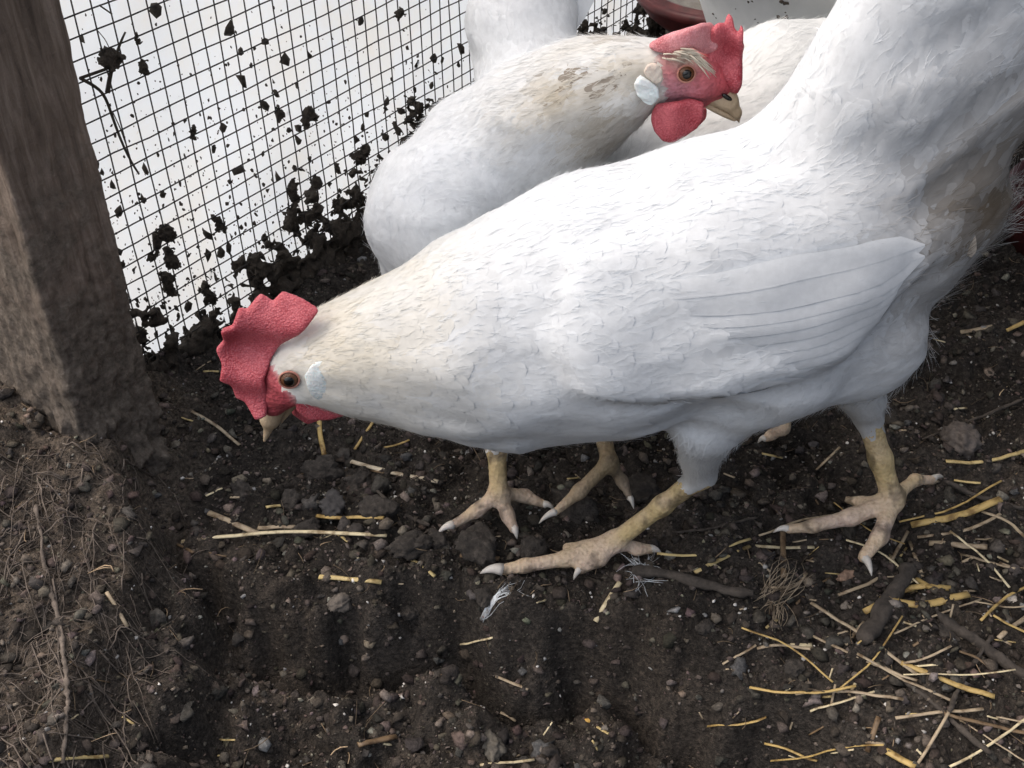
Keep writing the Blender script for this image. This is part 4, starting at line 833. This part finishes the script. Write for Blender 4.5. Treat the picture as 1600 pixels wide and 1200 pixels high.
ST = [([(285, 852), (450, 847), (605, 843)], 7, PALE, 'long pale straw lying level on the soil left of the striding hen'), ([(550, 730), (620, 745), (685, 762)], 8, (.55, .48, .36), 'whitish straw beside the yellow scaly foot'),
 ([(328, 808), (408, 842)], 10, TAN, 'broad tan straw near the wooden post'), ([(405, 832), (462, 830)], 8, TAN, 'short flat tan straw beside the broad one'), ([(495, 808), (600, 812)], 7, OCH, 'ochre straw just above the long pale straw'),
 ([(417, 798), (445, 792)], 6, YEL, 'tiny bright yellow straw bit near the post'), ([(300, 645), (340, 672), (375, 697)], 6, TAN, 'split tan straw between the post and the lowered beak'), ([(500, 650), (500, 680), (508, 718)], 8, OCH, 'bent brownish straw under the red wattle'),
 ([(595, 648), (555, 708)], 5, OCH, 'thin slanting straw under the breast of the striding hen'), ([(500, 908), (597, 916)], 9, YEL, 'thick yellow straw on the rim of the soil bank'), ([(930, 980), (968, 918)], 9, PALE, 'cream straw standing askew below the forward foot'),
 ([(1025, 880), (1100, 868), (1170, 858)], 5, YEL, 'thin yellow straw meeting another in a V'), ([(1085, 903), (1170, 862)], 7, YEL, 'thicker yellow straw of the V'), ([(1180, 855), (1272, 857)], 6, PALE, 'pale straw crossed by an upright brown stalk'),
 ([(1222, 830), (1220, 870), (1222, 912)], 9, BRN, 'upright brown stalk crossing a pale straw'), ([(1265, 950), (1340, 1000), (1430, 1062)], 6, TAN, 'thin tan stalk leading to a bright yellow straw'), ([(1265, 1000), (1350, 1030), (1430, 1072)], 5, TAN, 'second thin tan stalk beside the first'),
 ([(1405, 1045), (1480, 1072), (1550, 1098)], 10, OCH, 'bright yellow spotted straw on the right of the floor'), ([(1235, 1010), (1268, 1010)], 8, PALE, 'short cut cream straw piece'), ([(1475, 730), (1540, 722), (1600, 712)], 7, YEL, 'yellow straw behind the rear foot'),
 ([(1420, 832), (1490, 812), (1560, 790)], 13, OCH, 'thick bundle-like ochre stalk behind the rear foot'), ([(1430, 850), (1500, 830), (1560, 812)], 6, TAN, 'tan stalk along the thick ochre stalk'), ([(1450, 855), (1540, 862)], 11, TAN, 'flat tan leaf blade near the rear foot'),
 ([(1375, 1170), (1430, 1200)], 12, OCH, 'thick ochre straw stub at the lower rim of the floor'), ([(80, 1198), (172, 1188)], 8, YEL, 'yellow straw at the foot of the root-covered heap'), ([(170, 935), (203, 990)], 6, TAN, 'tan straw stuck in the root-covered heap'),
 ([(560, 1168), (620, 1155)], 10, BRN, 'flat brown stalk piece in the hollow'), ([(720, 1010), (770, 998)], 5, PALE, 'small pale straw on the face of the soil bank'), ([(775, 1060), (825, 1082)], 5, TAN, 'thin straw in the hollow under the bank'),
 ([(1295, 1120), (1305, 1070)], 4, TAN, 'hair-thin straw upright in the soil'), ([(1350, 1190), (1370, 1130)], 9, BRN, 'dark mouldy stalk standing in the soil'), ([(640, 880), (680, 908)], 6, YEL, 'yellow straw bit by the long front toe'),
 ([(750, 1197), (835, 1190)], 5, PALE, 'pale straw at the lower edge beside a rounded stone'), ([(1500, 522), (1550, 512)], 9, TAN, 'tan chip in the dark behind the striding hen'), ([(1572, 518), (1600, 505)], 8, OCH, 'ochre chip in the dark beside a tan one'),
 ([(1275, 735), (1312, 700)], 4, TAN, 'fine straw between the two legs of the striding hen'), ([(720, 872), (780, 877)], 9, BRN, 'orange-brown flake beneath a dark clod'), ([(1490, 752), (1532, 756)], 5, YEL, 'short yellow straw by the hind claw'),
 ([(1350, 958), (1420, 930), (1485, 922)], 11, OCH, 'flattened ochre stalk across a dark stick'), ([(1370, 950), (1440, 945), (1508, 942)], 13, OCH, 'broad split ochre stalk across the same dark stick'), ([(1430, 905), (1460, 925)], 9, OCH, 'stub of ochre stalk above the split one'),
 ([(1390, 868), (1404, 890)], 5, PALE, 'little pale straw left of the rear claw'), ([(1320, 1010), (1350, 975)], 7, TAN, 'tan straw leaning on the dark stick'), ([(1555, 1010), (1600, 975)], 8, TAN, 'tan stalk at the right beside a slanting stick'),
 ([(1420, 850), (1440, 905)], 6, TAN, 'grey-tan stem running down from the rear foot'), ([(1500, 870), (1585, 892)], 5, TAN, 'curved grass stem on the right of the floor'), ([(1410, 1042), (1465, 1040)], 4, PALE, 'fine level straw above the bright yellow one'), ([(600, 700), (640, 690)], 4, OCH, 'fine straw in the shade of the breast')]
for p, wd, c, lab in ST: straw(p, wd, c, lab)
_sp = visible_spots(300); _sq = visible_spots(1400); _vq = np.c_[_sq, 0 * _sq[:, 0]] - CAM; _dq = _vq @ FW; _xq = 800 + F_PX * _vq[:, 0] / _dq; _yq = 600 - F_PX * (_vq @ UP0) / _dq; _sp = np.concatenate([_sp, _sq[(_xq > 1120) & (_yq > 830)][:70]])
for q in _sp:
    z = ground_z(q[0], q[1]); v = np.array([q[0], q[1], z]) - CAM; d = v @ FW; x = 800 + F_PX * v[0] / d; y = 600 - F_PX * (v @ UP0) / d
    if y < 480 or y > 1195 or x < 10 or x > 1590 or (x < 300 and y < 800): continue
    a = rng.normal(0, .7) + rng.choice([0, 0, 3.1]); Lq = rng.uniform(9, 34); straw([(x, y), (x + Lq * math.cos(a), y + Lq * math.sin(a) * .7)], rng.uniform(2.2, 5), [YEL, PALE, TAN, TAN, BRN][(_q := rng.integers(5))], 'short loose bit of %s straw lying on the dark soil' % ['yellow', 'pale cream', 'tan', 'tan', 'dark brown'][_q], 'short %s straw bits on the soil' % ['yellow', 'pale cream', 'tan', 'tan', 'dark brown'][_q])
for k in range(34):
    x, y = 1130 + 480 * rng.uniform() ** .7, rng.uniform(800, 1195); a = rng.choice([.55, -.25, 2.6, -.9, .2]) + rng.normal(0, .25); Lq = rng.uniform(60, 190); b_ = rng.normal(0, 7); dx, dy = Lq * math.cos(a), Lq * math.sin(a) * .75
    straw([(x - dx / 2, y - dy / 2), (x + b_, y + b_), (x + dx / 2, y + dy / 2)], rng.uniform(2.5, 6.5), [TAN, TAN, PALE, OCH, BRN, TAN][(_q := rng.integers(6))], 'long dry %s stalk among the tangle near the dark sticks' % ['tan', 'tan', 'pale cream', 'ochre', 'dark brown', 'tan'][_q], 'long dry %s stalks tangled near the sticks' % ['tan', 'tan', 'pale cream', 'ochre', 'dark brown', 'tan'][_q], lift=rng.uniform(0, .003))
TW = [([(985, 905), (1040, 903), (1090, 920), (1172, 940)], 19, 'grey earthy stick under the white fluff'), ([(1345, 1010), (1375, 975), (1395, 930), (1425, 890)], 32, 'thick dark earthy stick under the split ochre stalks'), ([(1462, 962), (1530, 1010), (1605, 1062)], 20, 'slanting dark stick at the right of the floor'),
 ([(1475, 1130), (1500, 1070), (1545, 1005)], 9, 'thin grey stick propped over the slanting one'), ([(1400, 1060), (1480, 1120), (1545, 1185)], 9, 'thin brown stick running down below the bright yellow straw'), ([(590, 775), (630, 805), (672, 830)], 7, 'thin brown root between the long straw and the yellow foot'),
 ([(608, 870), (650, 845), (672, 832)], 5, 'thin root joined end to end with another near the yellow foot'), ([(1180, 815), (1100, 835), (1050, 838)], 5, 'thin dark stem between the feet of the striding hen'), ([(1470, 760), (1540, 790), (1600, 805)], 8, 'twiggy stem behind the rear foot'), ([(1440, 690), (1520, 660), (1600, 625)], 6, 'thin dead stem on the dark ground at the right')]
for p, wd, lab in TW: straw(p, wd, (1, 1, 1), lab, name='twig', mat_=M_twig, flat=.9)
# stones and clods
for s, (x, y, r, sq, m, col, lab, nm) in enumerate([(1500, 690, 28, .7, M_stone, (1, .95, .95), 'angular grey stone on the dark ground behind the hen', 'stone'), (1322, 905, 11, .8, M_stone, (2.6, 1.9, 1.5), 'small pinkish pebble near the rear claw', 'stone'), (770, 1170, 22, .75, M_stone, (1.2, 1.2, 1.1), 'rounded grey stone half sunk in the hollow', 'stone'),
      (800, 1165, 0, 1, None, 0, '', ''), (1580, 938, 9, .7, M_stone, (5, 5, 4.8), 'small white stone chip at the right of the floor', 'stone'), (535, 942, 19, .6, M_stone, (1.1, 1.05, 1), 'flat grey clod on the rim of the bank', 'stone'), (520, 797, 22, .7, M_stone, (.5, .52, .58), 'smooth dark slate pebble above the long straw', 'stone'),
      (748, 856, 32, .6, M_clod, None, 'big dark earth clod under the yellow foot', 'earth_clod'), (683, 848, 18, .7, M_clod, None, 'earth clod touching the claw of the yellow foot', 'earth_clod'), (835, 862, 22, .6, M_clod, None, 'earth clod between the yellow foot and the forward foot', 'earth_clod'), (505, 738, 26, .7, M_clod, None, 'rounded earth clod below the bent brownish straw', 'earth_clod'),
      (590, 800, 24, .7, M_clod, None, 'earth clod left of the thin brown root', 'earth_clod'), (640, 855, 28, .5, M_clod, None, 'flat earth clod at the end of the long straw', 'earth_clod'), (455, 785, 18, .7, M_clod, None, 'earth clod near the tiny yellow straw bit', 'earth_clod'), (560, 760, 20, .7, M_clod, None, 'earth clod behind the whitish straw', 'earth_clod'),
      (380, 770, 18, .7, M_clod, None, 'earth clod near the foot of the wooden post', 'earth_clod'), (900, 800, 34, .6, M_clod, None, 'long earth clod behind the shank of the forward leg', 'earth_clod'), (1000, 770, 28, .7, M_clod, None, 'earth clod in the shade between the legs', 'earth_clod'), (640, 960, 14, .7, M_clod, None, 'earth clod on the bank by the grey clod', 'earth_clod'),
      (1100, 985, 13, .8, M_clod, None, 'earth clod on the bank below the grey stick', 'earth_clod'), (755, 935, 16, .7, M_clod, None, 'earth clod beneath the front claw', 'earth_clod'), (1240, 1045, 15, .7, M_clod, None, 'earth clod near the cut cream straw', 'earth_clod'), (1480, 990, 20, .6, M_clod, None, 'earth clod beside the slanting dark stick', 'earth_clod'), (480, 830, 18, .7, M_clod, None, 'earth clod above the middle of the long straw', 'earth_clod')]):
    if not r: continue
    p = hit(x, y); rr = r * mpp(p); V, Fc = lump(4, 90 + s, .32, 1.4); V = V * (1 + .13 * fbm(V + s, 5, 4, 7 + s, .65))[:, None]; a = rng.uniform(0, 6.28); R_ = np.array([[math.cos(a), -math.sin(a), 0], [math.sin(a), math.cos(a), 0], [0, 0, 1]]); V = (V * [1.15, .85, sq]) @ R_.T * rr
    o = link(nm, mesh(nm, V, Fc, m), None, lab, 'stone' if nm == 'stone' else 'clod', loc=(p[0], p[1], ground_z(p[0], p[1]) + rr * sq * .35))
    if col: o.color = (*col, 1)
# white downy feathers and fibres
def tuft(name, px, spread, n, L, label, col, wr=.00016, dirv=None):
    p = hit(*px); parts = []
    for k in range(n):
        a = rng.uniform(0, 6.28); d = np.array([math.cos(a), math.sin(a), rng.uniform(.1, .9)]) if dirv is None else norm(np.array(dirv) + rng.normal(0, .22, 3)); l = L * rng.uniform(.5, 1.1); q = p + rng.normal(0, spread, 3) * [1, 1, .2]
        t = np.linspace(0, 1, 6)[:, None]; C = q + d * l * t + np.array([0, 0, -.35 * l]) * t ** 2 + rng.normal(0, .1 * l, 3) * np.sin(t * 3); C[:, 2] = np.maximum(C[:, 2], ground_z(C[:, 0], C[:, 1]) + .0006); parts.append(tube(C, wr * np.linspace(1.2, .5, 6), 4))
    V, Fc = joinm(parts); c = p.copy(); o = link(name, mesh(name, V - c, Fc, M_straw), None, label, name.split('_')[-1], loc=tuple(c)); o.color = (*col, 1)
tuft('down_feather', (1005, 888), .0015, 46, .012, 'scrap of white down on the grey stick', (.66, .70, .74)); tuft('down_feather', (1000, 910), .002, 14, .014, 'few bluish white fibres below the white down', (.6, .65, .7))
tuft('small_feather', (755, 968), .0012, 26, .026, 'ruffled white feather lying on the bank', (.66, .70, .74), .0002, (.95, .25, .15)); tuft('grass_tuft', (1200, 935), .003, 40, .034, 'dry grey grass tuft by the upright brown stalk', (.26, .21, .15), .00022, (.6, .5, .4)); tuft('grass_tuft', (1215, 940), .002, 22, .022, 'drooping dry grass tuft at the bank edge', (.26, .21, .15), .0002, (-.2, -.8, .1))
p = hit(918, 1128); V, Fc = ellip(np.zeros(3), [[.0034, .0008, 0], [-.0004, .0017, 0], [0, 0, .0014]], 2); o = link('grain', mesh('grain', V, Fc, M_straw), None, 'single golden grain lying in the hollow', 'grain', loc=tuple(p + [0, 0, .001])); o.color = (.5, .30, .07, 1)
# fine chaff and root hairs: beyond counting
parts = []; P = visible_spots(1500)
for q in P:
    z = ground_z(q[0], q[1]); a = rng.uniform(0, 6.28); l = rng.uniform(.004, .016); t = np.linspace(0, 1, 4)[:, None]; C = np.array([q[0], q[1], z + .0006]) + np.array([math.cos(a), math.sin(a), rng.uniform(-.1, .3)]) * l * t + rng.normal(0, .0012, 3) * np.sin(t * 3); parts.append(tube(C, rng.uniform(.00012, .0004), 3))
V, Fc = joinm(parts); cc = np.concatenate([np.tile(np.array([.22, .16, .10]) * rng.lognormal(-.3, .6), (len(v), 1)) for v, _ in parts]); link('chaff', mesh('chaff', V, Fc, M_bits, True, {'col': np.clip(cc, 0, .6)}), None, 'fine chaff and hair roots mixed into the soil', 'chaff', kind='stuff')
# roots matted over the heap at the post
parts = []
for k in range(260):
    x, y = rng.uniform(-10, 225), rng.uniform(670, 1200); q = hit(x, y); a = rng.normal(-1.5, .75) if rng.uniform() < .65 else rng.uniform(0, 6.28); n = 9; C = [q[:2]]; st = rng.uniform(.0025, .006)
    for i in range(n): a += rng.normal(0, .16); C.append(C[-1] + st * np.array([math.cos(a), math.sin(a)]))
    C = np.array(C); z = ground_z(C[:, 0], C[:, 1]) + np.abs(rng.normal(.001, .0025)) * np.sin(np.linspace(0, 3.1, n + 1)) + .0006; parts.append(tube(np.c_[C, z], (.0002 + .0005 * rng.uniform() ** 3) * np.linspace(1.1, .5, n + 1), 4))
V, Fc = joinm(parts); link('root_mat', mesh('root_mat', V, Fc, M_root), None, 'matted dry roots over the earth heap at the post', 'roots', kind='stuff')
C = smoothline(np.array([hit(x, y, .004) for x, y in [(58, 790), (66, 870), (84, 940), (98, 1010), (106, 1080), (102, 1140), (100, 1192)]]), 26); C = resample(C, 60); C += .0011 * np.stack([noise(C + q, 130, 5 + q) for q in range(3)], 1); V, Fc = tube(C, (.0011 * (1 + .35 * rng.normal(size=60))).clip(.0006, .002), 7); c = C[30]; link('root', mesh('root', V - c, Fc, M_root), None, 'long knotted root hanging down the heap below the post', 'root', loc=tuple(c))
